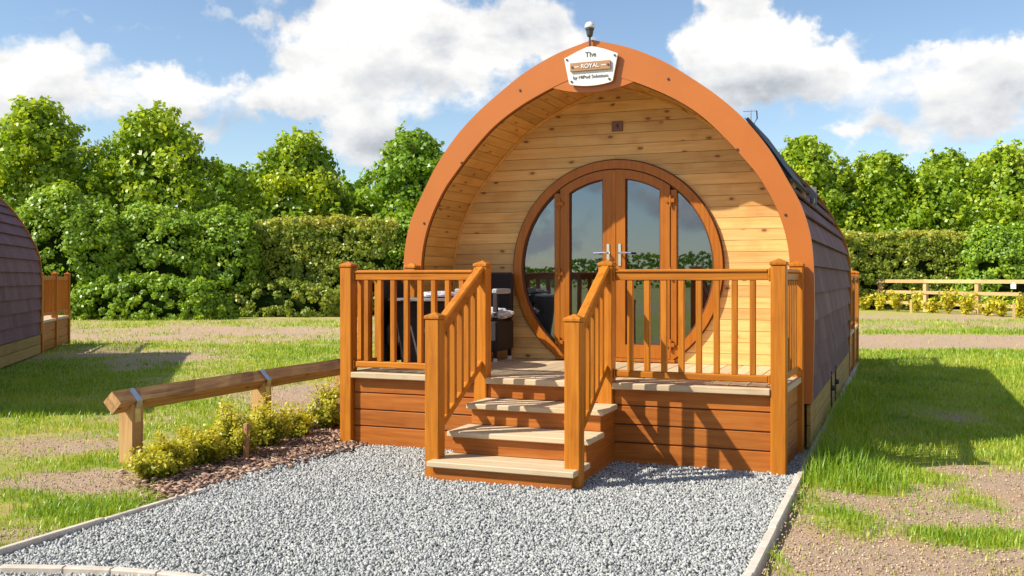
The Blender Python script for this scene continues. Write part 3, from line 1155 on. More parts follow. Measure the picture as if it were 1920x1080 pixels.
# board that fills the peak of the arch, with its scalloped lower edge
lo = [(x, 3.212 - .072 * (1 - (x / .40) ** 2)) for x in np.linspace(-.40, .40, 15)]
hi = [(x, float(np.interp(abs(x), IN_R[::-1, 0], IN_R[::-1, 1])) + .03) for x, _ in lo]
MB().strip(hi, lo, .004, .05).build('peak_board', 'fascia_paint', fascia, fix=True)
# thin dark drip edge round the inside of the fascia
MB().strip(full(IN_R + [.004, .004]), full(IN_R - [.004, .004]), .046, .056).build('trim', 'oak_dark', fascia, fix=True)

# soffit boards, lengthwise
sof = MB().strip(full(IN_R + [.020, .020]), full(IN_R + [.0165, .0165]), .06, .75).build('soffit', 'backing_dark', pod, fix=True)
S = resample(IN_R, .098)
for s in (1, -1):
    for p, q in zip(S[:-1], S[1:]):
        if q[1] < .62:
            continue
        d = (q - p) / np.linalg.norm(q - p)
        p2, q2 = p + d * .0018, q - d * .0018
        nrm = cross_n(p, q)
        P4 = [p2, q2, q2 + nrm * .016, p2 + nrm * .016]
        MB().prism([(s * a[0], a[1]) for a in P4], .058, .748).build('soffit_board', 'pine_y', sof, fix=True)

# end wall: backing with the round opening, then level boards
WY = .75
DCX, DCZ, DR = .007, 1.552, 1.05
zs = np.linspace(.60, 3.325, 110)


def hole(z, r):
    q = r * r - (z - DCZ) ** 2
    return math.sqrt(q) if q > 0 else 0.0


bw = MB()
for s in (1, -1):
    o_ = [(s * (inner_half(z) + .01), z) for z in zs]
    i_ = [(DCX + s * hole(z, DR - .05), z) for z in zs]
    bw.strip(o_, i_, WY + .022, WY + .06)
wall = bw.build('end_wall', 'backing_dark', pod, fix=True)
z = .64
while z < 3.30:
    z1 = min(z + .106, 3.325)
    zz = np.linspace(z + .0018, z1 - .0018, 7)
    has = [hole(q, DR - .03) > 0 for q in zz]
    if not any(has):
        L_ = [(-inner_half(q), q) for q in zz]
        R_ = [(inner_half(q), q) for q in zz]
        MB().strip(L_, R_, WY, WY + .020).build('wall_board', 'pine_x', wall, fix=True)
    else:
        for s in (1, -1):
            o_ = [(s * inner_half(q), q) for q in zz]
            i_ = [(DCX + s * max(hole(q, DR - .03), .0008), q) for q in zz]
            MB().strip(o_, i_, WY, WY + .020).build('wall_board', 'pine_x', wall, fix=True)
    z += .106
# cove moulding along wall and soffit
CV = full(IN_R[IN_R[:, 1] > .64] - [.002, .002])
CV2 = full(IN_R[IN_R[:, 1] > .64] - [.018, .018])
MB().strip(CV, CV2, WY - .02, WY - .001).build('cove_trim', 'pine_y', wall, fix=True)

# round door frame
FZ = .645
a0 = math.asin((FZ - DCZ) / DR)
ang = np.linspace(a0, math.pi - a0, 80)


def ring(r, fz=FZ):
    out = []
    for q in ang:
        out.append((DCX + r * math.cos(q), max(DCZ + r * math.sin(q), fz)))
    return out


fy0, fy1 = WY - .045, WY + .03
fr_ = MB().strip(ring(DR), ring(DR - .082), fy0, fy1)
frame = fr_.build('door_frame', 'door_oak', pod, fix=True)
MB().strip(ring(DR + .012), ring(DR + .001), WY - .03, WY - .001).build('frame_bead', 'oak_dark', frame, fix=True)
MB().strip(ring(DR - .083), ring(DR - .1), fy0 + .02, fy1 - .004).build('frame_rebate', 'oak_dark', frame, fix=True)
MB().box(DCX - .6, DCX + .6, fy0 - .02, fy1, FZ + .001, FZ + .03, .004).build('threshold', 'door_oak', frame)
for s in (1, -1):
    x = DCX + s * .585
    zt = DCZ + math.sqrt((DR - .084) ** 2 - .615 ** 2)
    zb = DCZ - math.sqrt((DR - .084) ** 2 - .615 ** 2)
    MB().box(x - .032, x + .032, fy0 + .004, fy1 - .006, max(zb - .04, FZ + .001), zt, .006).build('mullion', 'door_oak', frame)
    # side light pane
    r = DR - .09
    aa = math.acos(.615 / r)
    arc = [(DCX + s * r * math.cos(q), DCZ + r * math.sin(q)) for q in np.linspace(-aa, aa, 30)]
    sl = MB().prism(arc, WY - .006, WY - .002).build('side_pane', 'glass', frame, fix=True)


def leaf_poly(s, x0, x1, zb, r, n=18):
    xs = np.linspace(x1, x0, n)
    P = [(x0, zb), (x1, zb)] + [(x, DCZ + math.sqrt(r * r - x * x)) for x in xs]
    return [(DCX + s * a, b_) for a, b_ in P]


for s in (1, -1):
    outer = leaf_poly(s, .006, .550, FZ + .035, DR - .094)
    inner = leaf_poly(s, .112, .458, FZ + .165, DR - .175)
    lf = MB().strip(outer, inner, fy0 - .004, fy1 - .012, closed=True).build('door_leaf', 'door_oak', pod, fix=True)
    lf['label'] = 'right hand glazed door leaf' if s == 1 else 'left hand glazed door leaf'
    bead_o = leaf_poly(s, .1125, .4575, FZ + .1655, DR - .1755)
    bead_i = leaf_poly(s, .122, .448, FZ + .175, DR - .186)
    MB().strip(bead_o, bead_i, fy0 + .014, fy1 - .02, closed=True).build('glazing_bead', 'oak_dark', lf, fix=True)
    MB().prism(leaf_poly(s, .116, .454, FZ + .17, DR - .18), WY - .012, WY - .008).build('pane', 'glass', lf, fix=True)
    for hz in (FZ + .17, 1.50, 2.19):
        h_ = MB().box(DCX + s * .515, DCX + s * .60, fy0 - .024, fy0 - .005, hz - .02, hz + .02, .005)
        h_.tube([(DCX + s * .558, fy0 - .016, hz - .055), (DCX + s * .558, fy0 - .016, hz + .055)], .011, 8)
        h_.build('hinge', 'door_oak', lf)
    hx = DCX + s * .058
    hd = MB().box(hx - .016, hx + .016, fy0 - .014, fy0 - .0045, 1.57, 1.79, .004)
    hd.tube([(hx, fy0 - .01, 1.70), (hx, fy0 - .055, 1.70), (hx + s * .02, fy0 - .062, 1.70), (hx + s * .13, fy0 - .062, 1.695)], .010, 8)
    hd.tube([(hx, fy0 - .012, 1.61), (hx, fy0 - .02, 1.61)], .009, 8)
    hd.build('handle', 'chrome', lf)
MB().box(DCX - .018, DCX + .018, fy0 - .009, fy0 - .0045, FZ + .04, DCZ + DR - .1, .002).build('astragal', 'door_oak', frame)

# room behind the glass
MB().box(-1.72, 1.72, WY + .07, POD_LEN - .12, .605, .645).build('room_floor', 'interior_floor', pod)
rw = MB()
for zz0, zz1 in zip(zs[:-1], zs[1:]):
    pass
rw.strip([(-inner_half(q) - .01, q) for q in zs], [(inner_half(q) + .01, q) for q in zs], POD_LEN - .12, POD_LEN - .06)
rw.build('rear_wall', 'pine_x', pod, fix=True)
MB().box(-1.70, 1.70, 3.2, 3.26, .646, 2.5).build('partition', 'curtain_grey', pod)
# tie-down straps on the skirting
for y in (2.55, 3.25):
    st = MB().box(1.901, 1.915, y - .02, y + .02, .05, .45, .003)
    st.tube([(1.915, y, .27), (1.945, y, .27)], [.032, .024], 10)
    st.build('tie_down', 'rubber', pod)
pod.location = (PX, PY, 0)

# ---- items fixed on the pod
sg = thing('name_sign', 'white shield shaped name sign at the peak of the arch', 'sign', (PX, PY - .02, 3.2))
poly = [(-.252, 3.455), (-.13, 3.508), (-.04, 3.540), (0, 3.545), (.04, 3.540), (.13, 3.512), (.252, 3.462), (.205, 3.225), (.19, 3.213)]
poly += [(x, 3.213 - .022 * (1 - (x / .19) ** 2)) for x in np.linspace(.15, -.15, 9)] + [(-.19, 3.213), (-.205, 3.225)]
b = MB()
b.prism([(PX + a, c_) for a, c_ in poly], PY - .042, PY - .022)
b.build('board', 'white_paint', sg, fix=True)
for bx, bz in ((-.225, 3.44), (.225, 3.446), (.175, 3.238), (-.18, 3.238)):
    MB().tube([(PX + bx, PY - .0425, bz), (PX + bx, PY - .05, bz)], .010, 10).build('bolt', 'dark_grey', sg)
    MB().tube([(PX + bx, PY - .0215, bz), (PX + bx, PY - .001, bz)], .012, 10).build('spacer', 'dark_grey', sg)
pl = MB().box(PX - .19, PX + .19, PY - .062, PY - .046, 3.325, 3.405, .003).build('plaque', 'plaque_brown', sg)
for s in (1, -1):
    MB().tube([(PX + s * .168, PY - .0625, 3.365), (PX + s * .168, PY - .068, 3.365)], .010, 8).build('bolt', 'dark_grey', pl)
    MB().box(PX + s * .106, PX + s * .150, PY - .0645, PY - .0625, 3.361, 3.369).build('dash', 'white_paint', pl)
so = tuple(sg.location)
text('The', .066, 'letter_grey', sg, 'lettering', (PX, PY - .0445, 3.472), so)
text('ROYAL', .054, 'white_paint', pl, 'lettering', (PX, PY - .0645, 3.365), so, bold=.0006)
text('by MiPod Solutions', .043, 'letter_grey', sg, 'lettering', (PX, PY - .0445, 3.272), so)

npq = thing('number_plaque', 'small square brown plaque with number 4 on the pine wall', 'plaque', (PX + .03, PY + WY, 2.88))
MB().box(PX - .025, PX + .085, PY + WY - .016, PY + WY - .002, 2.885, 2.985, .003).build('board', 'number_brown', npq)
text('4', .075, 'number_dark', npq, 'numeral', (PX + .03, PY + WY - .018, 2.935), tuple(npq.location))

lm = thing('roof_lamp', 'white domed lamp on a black stem above the arch peak', 'lamp', (PX, PY - .02, 3.55))
MB().tube([(PX - .012, PY - .03, 3.53), (PX - .012, PY - .03, 3.635)], .010, 8).build('stem', 'dark_grey', lm)
MB().lathe([(.022, 3.636), (.028, 3.65), (.034, 3.69), (.040, 3.70), (.040, 3.712)], PX - .012, PY - .03, 16).build('body', 'dark_grey', lm)
MB().lathe([(.044, 3.7125), (.046, 3.725), (.042, 3.745), (.030, 3.762), (.012, 3.770)], PX - .012, PY - .03, 16).build('dome', 'white_paint', lm, smooth=True)

# solar panel on the right flank of the roof
p, q = OUT_R[np.argmin(abs(OUT_R[:, 1] - 2.30))], OUT_R[np.argmin(abs(OUT_R[:, 1] - 2.83))]
nr = cross_n(p, q)
dd = (q - p) / np.linalg.norm(q - p)
sp = thing('solar_panel', 'thin dark solar panel lying on the right side of the roof', 'solar panel', (PX + p[0], PY + 1.0, p[1]))


def slab(mb, a, b_, h0, h1, y0, y1):
    P4 = [a + nr * h0, b_ + nr * h0, b_ + nr * h1, a + nr * h1]
    return mb.prism([(PX + c_[0], c_[1]) for c_ in P4], PY + y0, PY + y1)


slab(MB(), p, q, .012, .036, .25, 1.7).build('panel', 'solar_black', sp, fix=True)
slab(MB(), p - dd * .012, q + dd * .012, .006, .0115, .24, 1.71).build('frame', 'dark_grey', sp, fix=True)
for y0 in (.5, 1.5):
    slab(MB(), p - dd * .05, q + dd * .02, -.02, .005, y0, y0 + .06).build('batten', 'fence_x', sp, fix=True)
ae = thing('roof_aerial', 'small pale aerial bracket above the solar panel', 'aerial', (PX + q[0] + .02, PY + .5, q[1] + .1))
e_ = q + nr * .04
ax, azz = PX + e_[0], e_[1]
MB().tube([(ax - .02, PY + .55, azz - .02), (ax - .02, PY + .55, azz + .11)], .006, 8).build('mast', 'aluminium', ae)
MB().tube([(ax - .09, PY + .55, azz + .10), (ax + .03, PY + .55, azz + .10)], .004, 8).build('arm', 'aluminium', ae)
MB().tube([(ax + .03, PY + .55, azz + .10), (ax + .035, PY + .55, azz + .03), (ax, PY + .55, azz - .03)], .006, 8).build('cable', 'rubber', ae)
p2 = OUT_R[np.argmin(abs(OUT_R[:, 1] - 2.17))]
fl = thing('bulkhead_light', 'small pale wall light on the slates below the solar panel', 'light', (PX + p2[0] + .03, PY + 1.3, p2[1]))
MB().box(PX + p2[0] + .03, PY * 0 + PX + p2[0] + .06, PY + 1.2, PY + 1.30, p2[1] - .02, p2[1] + .04, .008).build('housing', 'dark_grey', fl)
MB().box(PX + p2[0] + .062, PX + p2[0] + .07, PY + 1.215, PY + 1.285, p2[1] - .01, p2[1] + .03, .003).build('lens', 'grey_fabric', fl)

# furniture seen through the glass
ch = thing('chest_of_drawers', 'pale chest of drawers inside behind the left glass', 'drawers', (PX - .8, PY + 1.2, .645))
MB().box(PX - 1.15, PX - .48, PY + 1.15, PY + 1.6, .646, 1.50, .006).build('carcass', 'interior_white', ch)
for k_ in range(4):
    dz = .70 + k_ * .20
    d_ = MB().box(PX - 1.12, PX - .51, PY + 1.13, PY + 1.149, dz, dz + .185, .004).build('drawer', 'interior_white', ch)
    for s in (-1, 1):
        MB().tube([(PX - .815 + s * .16, PY + 1.129, dz + .09), (PX - .815 + s * .16, PY + 1.11, dz + .09)], .016, 8).build('knob', 'dark_grey', d_)
cu = thing('curtain', 'grey curtain hanging inside behind the right glass', 'curtain', (PX + .85, PY + 1.0, .65))
xs = np.linspace(.62, 1.12, 30)
MB().strip([(PX + a, 2.2) for a in xs], [(PX + a, .68) for a in xs], PY + 1.0, PY + 1.02).build('cloth', 'curtain_grey', cu, fix=True)
MB().tube([(PX + .5, PY + 1.01, 2.22), (PX + 1.2, PY + 1.01, 2.22)], .012, 8).build('rod', 'chrome', cu)

# ------------------------------------------------------------------ deck
DZ = .64
deck = thing('timber_deck', 'raised orange wood deck with posts and balustrade in front of the pod', 'deck', (-2.67, 7.9, 0))
FY = 7.38
PW = .112
posts = [(-4.562, FY), (-3.282, FY), (-2.212, FY), (-.895, FY), (-.865, 8.365), (-4.45, 8.365)]
for (x, y) in posts:
    p_ = MB().box(x, x + PW, y, y + PW, -.02, 1.545, .006).build('post', 'oak_z', deck)
    cap(MB(), x + PW / 2, y + PW / 2, 1.5455, PW / 2 + .007, .026).build('cap', 'oak_z', p_)


def bay_x(x0, x1, y, nb):
    r_ = MB().box(x0 + .018, x1 - .018, y - .026, y + .026, 1.436, 1.490, .004)
    r_.box(x0 + .018, x1 - .018, y - .036, y + .036, 1.4905, 1.521, .011)
    r_ = r_.build('rail', 'oak_x', deck)
    for xa, xb in ((x0 + .001, x0 + .0175), (x1 - .0175, x1 - .001)):
        MB().box(xa, xb, y - .042, y + .042, 1.428, 1.527, .006).build('bracket', 'oak_x', r_)
    r_ = MB().box(x0 + .018, x1 - .018, y - .026, y + .026, .676, .730, .008).build('rail', 'oak_x', deck)
    for xa, xb in ((x0 + .001, x0 + .0175), (x1 - .0175, x1 - .001)):
        MB().box(xa, xb, y - .036, y + .036, .666, .738, .006).build('bracket', 'oak_x', r_)
    for k_ in range(nb):
        x = x0 + (x1 - x0) * (k_ + 1) / (nb + 1)
        MB().box(x - .0215, x + .0215, y - .0215, y + .0215, .7305, 1.4355, .003).build('baluster', 'oak_z', deck)


bay_x(-4.562 + PW, -3.282, FY + PW / 2, 8)
bay_x(-2.212 + PW, -.895, FY + PW / 2, 8)


def bay_y(xa, ya, xb, yb, nb):
    """side bay between two posts, slightly out of square"""
    L_ = math.hypot(xb - xa, yb - ya)
    mt = Matrix.Translation((xa, ya, 0)) @ Matrix.Rotation(math.atan2(yb - ya, xb - xa), 4, 'Z')
    MB().box(.003, L_ - .003, -.026, .026, 1.436, 1.490, .004, mt).box(.003, L_ - .003, -.036, .036, 1.4905, 1.521, .011, mt).build('rail', 'oak_y', deck)
    MB().box(.003, L_ - .003, -.026, .026, .676, .730, .008, mt).build('rail', 'oak_y', deck)
    for k_ in range(nb):
        x = L_ * (k_ + 1) / (nb + 1)
        MB().box(x - .0215, x + .0215, -.0215, .0215, .7305, 1.4355, .003, mt).build('baluster', 'oak_z', deck)
    MB().box(.003, L_ - .003, -.045, .045, .588, .637, .005, mt).build('edge_board', 'tan_deck_y', deck)
    for k_ in range(4):
        MB().box(.003, L_ - .003, -.018, .018, .004 + k_ * .145, .144 + k_ * .145, .003, mt).build('panel_board', 'oak_panel_y', deck)


bay_y(-.84, FY + PW, -.81, 8.365, 6)
bay_y(-4.506, FY + PW, -4.40, 8.365, 6)
# front panels and edge boards
for x0, x1 in ((-4.562 + PW, -3.282), (-2.212 + PW, -.895)):
    for z0, z1 in ((-.02, .160), (.170, .303), (.313, .450), (.460, .583)):
        MB().box(x0 + .002, x1 - .002, FY + .055, FY + .085, z0, z1, .004).build('panel_board', 'oak_panel', deck)
    MB().box(x0 + .002, x1 - .002, FY + .065, FY + .1, 0, .58).build('panel_backing', 'oak_dark', deck)
    MB().box(x0 + .002, x1 - .002, FY - .012, FY + .125, .586, .636, .006).build('edge_board', 'tan_deck_x', deck)
MB().box(-3.282 + PW + .002, -2.214, FY - .02, FY + .125, .586, .636, .006).build('edge_board', 'tan_deck_x', deck)
# floor boards
x = -4.49
i = 0
while x < -.84:
    x1 = min(x + .142, -.84)
    yb = PY + WY - .004 if (x > PX - 1.72 and x1 < PX + 1.72) else 8.36
    zt = DZ + .001 * ((i * 7) % 3 - 1)
    MB().box(x, x1 - .004, FY + .128, yb, .606, zt - .001, .003).build('deck_board', 'tan_deck_y', deck)
    x += .142
    i += 1

# ------------------------------------------------------------------ steps
stp = thing('entrance_steps', 'short flight of tan treads with handrails up to the deck', 'steps', (-2.65, 6.6, 0))
TL, TR = -3.175, -2.06
noses = [(6.30, .135), (6.64, .303), (6.99, .468)]
prevy = None
for k_, (ny, tz) in enumerate(noses):
    yb = noses[k_ + 1][0] + .045 if k_ < 2 else FY + .02
    ym = (ny + yb) / 2
    for ya, y2 in ((ny, ym - .003), (ym + .003, yb)):
        MB().box(TL, TR, ya, y2, tz - .042, tz, .006).build('tread', 'tan_deck_x', stp)
    zb = -.03 if k_ == 0 else noses[k_ - 1][1] + .001
    MB().box(TL + .03, TR - .03, ny + .045, ny + .070, zb, tz - .043, .002).build('riser', 'oak_panel', stp)
side = [(6.372, -.03)]
for k_, (ny, tz) in enumerate(noses):
    side += [(ny + .072, side[-1][1] if k_ else -.03), (ny + .072, tz - .0425)]
side += [(FY + .05, noses[-1][1] - .0425), (FY + .05, -.03)]
side = side[1:]
for xx in (TL + .032, TR - .054):
    MB().prism(side, xx, xx + .022, 'x').build('side_panel', 'oak_panel_y', stp, fix=True)
MB().box(-3.282 + PW + .002, -2.214, FY + .03, FY + .055, .469, .584, .002).build('riser', 'oak_panel', stp)
for nx_, label in ((-3.238, 'left'), (-2.163, 'right')):
    p_ = MB().box(nx_, nx_ + PW, 6.40, 6.40 + PW, -.02, 1.15, .006).build('newel_post', 'oak_z', stp)
    cap(MB(), nx_ + PW / 2, 6.40 + PW / 2, 1.1505, PW / 2 + .007, .026).build('cap', 'oak_z', p_)
    xt = -3.282 if label == 'left' else -2.212
    xa, xb = nx_ + PW / 2, xt + PW / 2
    A, B_ = Vector((xa, 6.40 + PW, 0)), Vector((xb, FY, 0))

    def sloped(za, zb_, hw, hh, name, ch):
        vs = []
        for P_, zc in ((A, za), (B_, zb_)):
            yy = P_.y + (.001 if P_ is A else -.001)
            for dx, dz in ((-hw, -hh), (hw, -hh), (hw, hh - ch), (hw - ch, hh), (-hw + ch, hh), (-hw, hh - ch)):
                vs.append((P_.x + dx, yy, zc + dz))
        n_ = 6
        fs = [tuple(range(n_)), tuple(range(2 * n_ - 1, n_ - 1, -1))] + [(i_, n_ + i_, n_ + (i_ + 1) % n_, (i_ + 1) % n_) for i_ in range(n_)]
        return MB().add(vs, fs).build(name, 'oak_y', stp, fix=True)
    zA, zB = 1.055, 1.475
    h1 = sloped(zA, zB, .026, .045, 'handrail', .004)
    h2 = sloped(zA + .060, zB + .060, .038, .0145, 'handrail_cap', .012)
    h3 = sloped(.345, .745, .022, .028, 'lower_rail', .006)
    for k_ in range(5):
        q_ = (k_ + 1) / 6
        P_ = A.lerp(B_, q_)
        z0, z1 = .345 + (.40) * q_ + .026, zA + (zB - zA) * q_ - .043
        sl_ = (zB - zA) / (B_.y - A.y) * .0215
        vs = []
        for dy, e_ in ((-.0215, -1), (.0215, 1)):
            for dx in (-.0215, .0215):
                vs += [(P_.x + dx, P_.y + dy, z0 + e_ * sl_), (P_.x + dx, P_.y + dy, z1 + e_ * sl_)]
        fs = [(0, 1, 3, 2), (4, 6, 7, 5), (0, 4, 5, 1), (2, 3, 7, 6), (0, 2, 6, 4), (1, 5, 7, 3)]
        MB().add(vs, fs).build('baluster', 'oak_z', stp, fix=True)

# ------------------------------------------------------------------ porch furniture
tb = thing('patio_table', 'round black rattan table with pale rimmed top behind the left balustrade', 'table', (-4.0, 8.0, DZ))
cx, cy = -4.0, 8.02
MB().lathe([(.25, DZ + .04), (.27, DZ + .10), (.33, DZ + .45), (.34, DZ + .60)], cx, cy, 28).build('base', 'rattan', tb, smooth=True)
MB().lathe([(.37, DZ + .605), (.385, DZ + .612), (.385, DZ + .625), (.37, DZ + .632)], cx, cy, 36).build('top', 'aluminium', tb)
for q in range(4):
    a = q * math.pi / 2 + .5
    MB().tube([(cx + .2 * math.cos(a), cy + .2 * math.sin(a), DZ + .05), (cx + .3 * math.cos(a), cy + .3 * math.sin(a), DZ + .002)], .014, 8).build('leg', 'chrome', tb)


def crumple(name, label, cat, loc, r, seed):
    n1, n2 = 22, 14
    vs, fs = [], []
    rr = random.Random(seed)
    for i in range(n2 + 1):
        for j in range(n1):
            a, e = 2 * math.pi * j / n1, -math.pi / 2 + math.pi * i / n2
            k_ = 1 + .22 * (rr.random() - .5)
            vs.append((loc[0] + r[0] * k_ * math.cos(a) * math.cos(e), loc[1] + r[1] * k_ * math.sin(a) * math.cos(e), loc[2] + r[2] * (1 + k_ * math.sin(e))))
    for i in range(n2):
        for j in range(n1):
            j2 = (j + 1) % n1
            fs.append((i * n1 + j, i * n1 + j2, (i + 1) * n1 + j2, (i + 1) * n1 + j))
    o = MB().add(vs, fs).build(name, 'plastic_wrap')
    return tag(o, label, cat)


crumple('wrapped_cushion', 'plastic wrapped cushion lying flat on the round table', 'cushion', (-3.92, 8.05, DZ + .633), (.20, .16, .030), 3)
chair = thing('rattan_chair', 'black rattan armchair by the end wall with a wrapped seat cushion', 'chair', (-3.85, 8.95, DZ), 'black rattan porch chairs')
x0, x1, y0, y1 = -4.08, -3.62, 8.70, 9.14
MB().box(x0, x1, y0, y1, DZ + .10, DZ + .40, .02).build('seat', 'rattan', chair)
MB().box(x0, x1, y1 - .07, y1, DZ + .401, DZ + .87, .02).build('backrest', 'rattan', chair)
for xa in (x0, x1 - .06):
    MB().box(xa, xa + .06, y0, y1 - .075, DZ + .66, DZ + .71, .012).build('arm', 'grey_fabric', chair)
    MB().box(xa + .01, xa + .05, y0 + .01, y0 + .05, DZ + .401, DZ + .659).build('arm_post', 'rattan', chair)
for xa in (x0 + .02, x1 - .05):
    for ya in (y0 + .02, y1 - .05):
        l_ = MB().box(xa, xa + .03, ya, ya + .03, DZ + .035, DZ + .099).build('leg', 'rattan', chair)
        MB().box(xa, xa + .03, ya, ya + .03, DZ + .001, DZ + .0345).build('foot', 'white_paint', l_)
crumple('wrapped_cushion', 'silvery plastic wrapped cushion bulging over the armchair seat', 'cushion', (-3.80, 8.88, DZ + .402), (.27, .22, .062), 9)
c2 = thing('rattan_chair', 'tall curved black rattan tub chair against the left balustrade', 'chair', (-4.33, 8.0, DZ), 'black rattan porch chairs')
arc = []
for q in np.linspace(-1.0, 1.0, 13):
    arc.append((-4.26 - .13 * math.cos(q), 8.0 + .27 * math.sin(q)))
arc_o = [(a - .03, b_) for a, b_ in arc]
vs, fs = [], []
for z_, bulge in ((DZ + .05, 0), (DZ + .3, .01), (DZ + .6, .015), (DZ + .84, .03)):
    for a, b_ in arc:
        vs.append((a - bulge, b_, z_ - (abs(b_ - 8.0) / .27) ** 3 * .18 * (z_ > DZ + .7)))
    for a, b_ in arc_o:
        vs.append((a - bulge, b_, z_ - (abs(b_ - 8.0) / .27) ** 3 * .18 * (z_ > DZ + .7)))
n_ = len(arc)
for k_ in range(3):
    for i_ in range(n_ - 1):
        a = k_ * 2 * n_ + i_
        fs.append((a, a + 1, a + 2 * n_ + 1, a + 2 * n_))
        a += n_
        fs.append((a, a + 2 * n_, a + 2 * n_ + 1, a + 1))
for i_ in range(n_ - 1):
    a = 3 * 2 * n_ + i_
    fs.append((a, a + 1, a + n_ + 1, a + n_))
MB().add(vs, fs).build('backrest', 'rattan', c2, fix=True, smooth=True)
MB().box(-4.36, -4.17, 7.8, 8.2, DZ + .2, DZ + .40, .03).build('seat', 'rattan', c2)
for yy in (7.82, 8.15):
    MB().box(-4.37, -4.34, yy, yy + .03, DZ + .001, DZ + .2).build('leg', 'rattan', c2)

# ------------------------------------------------------------------ neighbouring pod
nb = thing('glamping_pod', 'neighbouring pod clad in purple slates at the left edge', 'pod')
NDY = 2.6            # unseen front end stretched so the shadow reaches further over the lawn
POD_LEN += NDY
pod_shell(nb, single_tiles=True)
rear_porch(nb, NDY)
b = MB().strip([(-inner_half(q) - .01, q) for q in zs], [(inner_half(q) + .01, q) for q in zs], POD_LEN - .12, POD_LEN - .06)
b.build('rear_wall', 'pine_x', nb, fix=True)
b = MB().strip([(-inner_half(q) - .01, q) for q in zs], [(inner_half(q) + .01, q) for q in zs], .75, .80)
b.build('end_wall', 'pine_x', nb, fix=True)
nb.location = (-12.75 + NDY * .606, 7.60 - NDY * .7955, 0)
nb.rotation_euler = (0, 0, math.radians(37.3))

# ------------------------------------------------------------------ trip rail
TX = -5.6
tr_ = thing('trip_rail', 'low timber trip rail with steel straps beside the planting bed', 'rail', (TX, 7.4, 0))
r_ = .088
prof = [(TX - r_, .50), (TX, .50 - r_), (TX + r_, .50), (TX, .50 + r_)]
ny = 22
vs, fs = [], []
for i in range(ny + 1):
    y = 5.80 + (9.30 - 5.80) * i / ny
    for (a, c_) in prof:
        vs.append((a + rng.normal() * .002, y, c_ + rng.normal() * .002))
for i in range(ny):
    for k_ in range(4):
        fs.append((i * 4 + k_, i * 4 + (k_ + 1) % 4, i * 4 + 4 + (k_ + 1) % 4, i * 4 + 4 + k_))
fs += [(0, 1, 2, 3), (ny * 4 + 3, ny * 4 + 2, ny * 4 + 1, ny * 4)]
MB().add(vs, fs).build('beam', 'log_y', tr_, fix=True)
for k_, py in enumerate((6.0, 7.68, 9.12)):
    w = .066
    vee = [(TX - w, -.1), (TX + w, -.1), (TX + w, .50 - r_ + w - .004), (TX, .50 - r_ - .004), (TX - w, .50 - r_ + w - .004)]
    p_ = MB().prism(vee, py - .06, py + .06).build('post', 'log_z', tr_, fix=True)
    e = .0035
    so_ = [(TX + w + .003, .33), (TX + w + .003, .435), (TX + r_ + e, .50), (TX, .50 + r_ + e), (TX - r_ - e, .50), (TX - w - .003, .435), (TX - w - .003, .33)]
    so2 = [(TX + w + .001, .33), (TX + w + .001, .435), (TX + r_ + .001, .50), (TX, .50 + r_ + .001), (TX - r_ - .001, .50), (TX - w - .001, .435), (TX - w - .001, .33)]
    MB().strip(so_, so2, py - .03, py + .03).build('strap', 'galvanised', p_, fix=True)


# ------------------------------------------------------------------ foliage
def leaves(C, Nrm, size, spread=.9, aspect=.62):
    """one folded diamond leaf per centre, facing roughly along Nrm"""
    n = len(C)
    nd = Nrm + rng.normal(size=(n, 3)) * spread
    nd /= np.linalg.norm(nd, axis=1)[:, None] + 1e-9
    a = np.cross(nd, rng.normal(size=(n, 3)))
    a /= np.linalg.norm(a, axis=1)[:, None] + 1e-9
    b_ = np.cross(nd, a)
    s = (size * rng.uniform(.6, 1.3, n))[:, None]
    P0 = C - a * s * .5
    P2 = C + a * s * .5
    P1 = C + b_ * s * .5 * aspect + nd * s * .10
    P3 = C - b_ * s * .5 * aspect + nd * s * .10
    V = np.stack([P0, P1, P2, P3], 1).reshape(-1, 3)
    I = np.arange(n)[:, None] * 4
    return V, np.concatenate([I, I + 1, I + 2, I + 3], 1)


def clump_cloud(cen, rad, n, fill=.5):
    """leaf centres in a clump: biased to its shell, with outward normals"""
    d = rng.normal(size=(n, 3))
    d /= np.linalg.norm(d, axis=1)[:, None]
    r = rng.uniform(fill, 1.05, n)[:, None]
    return cen + d * r * rad, d


def crown_env(zr):
    if zr < .2:
        return .82 + .9 * zr
    return max(.05, 1 - ((zr - .2) / .82) ** 1.45) ** .72


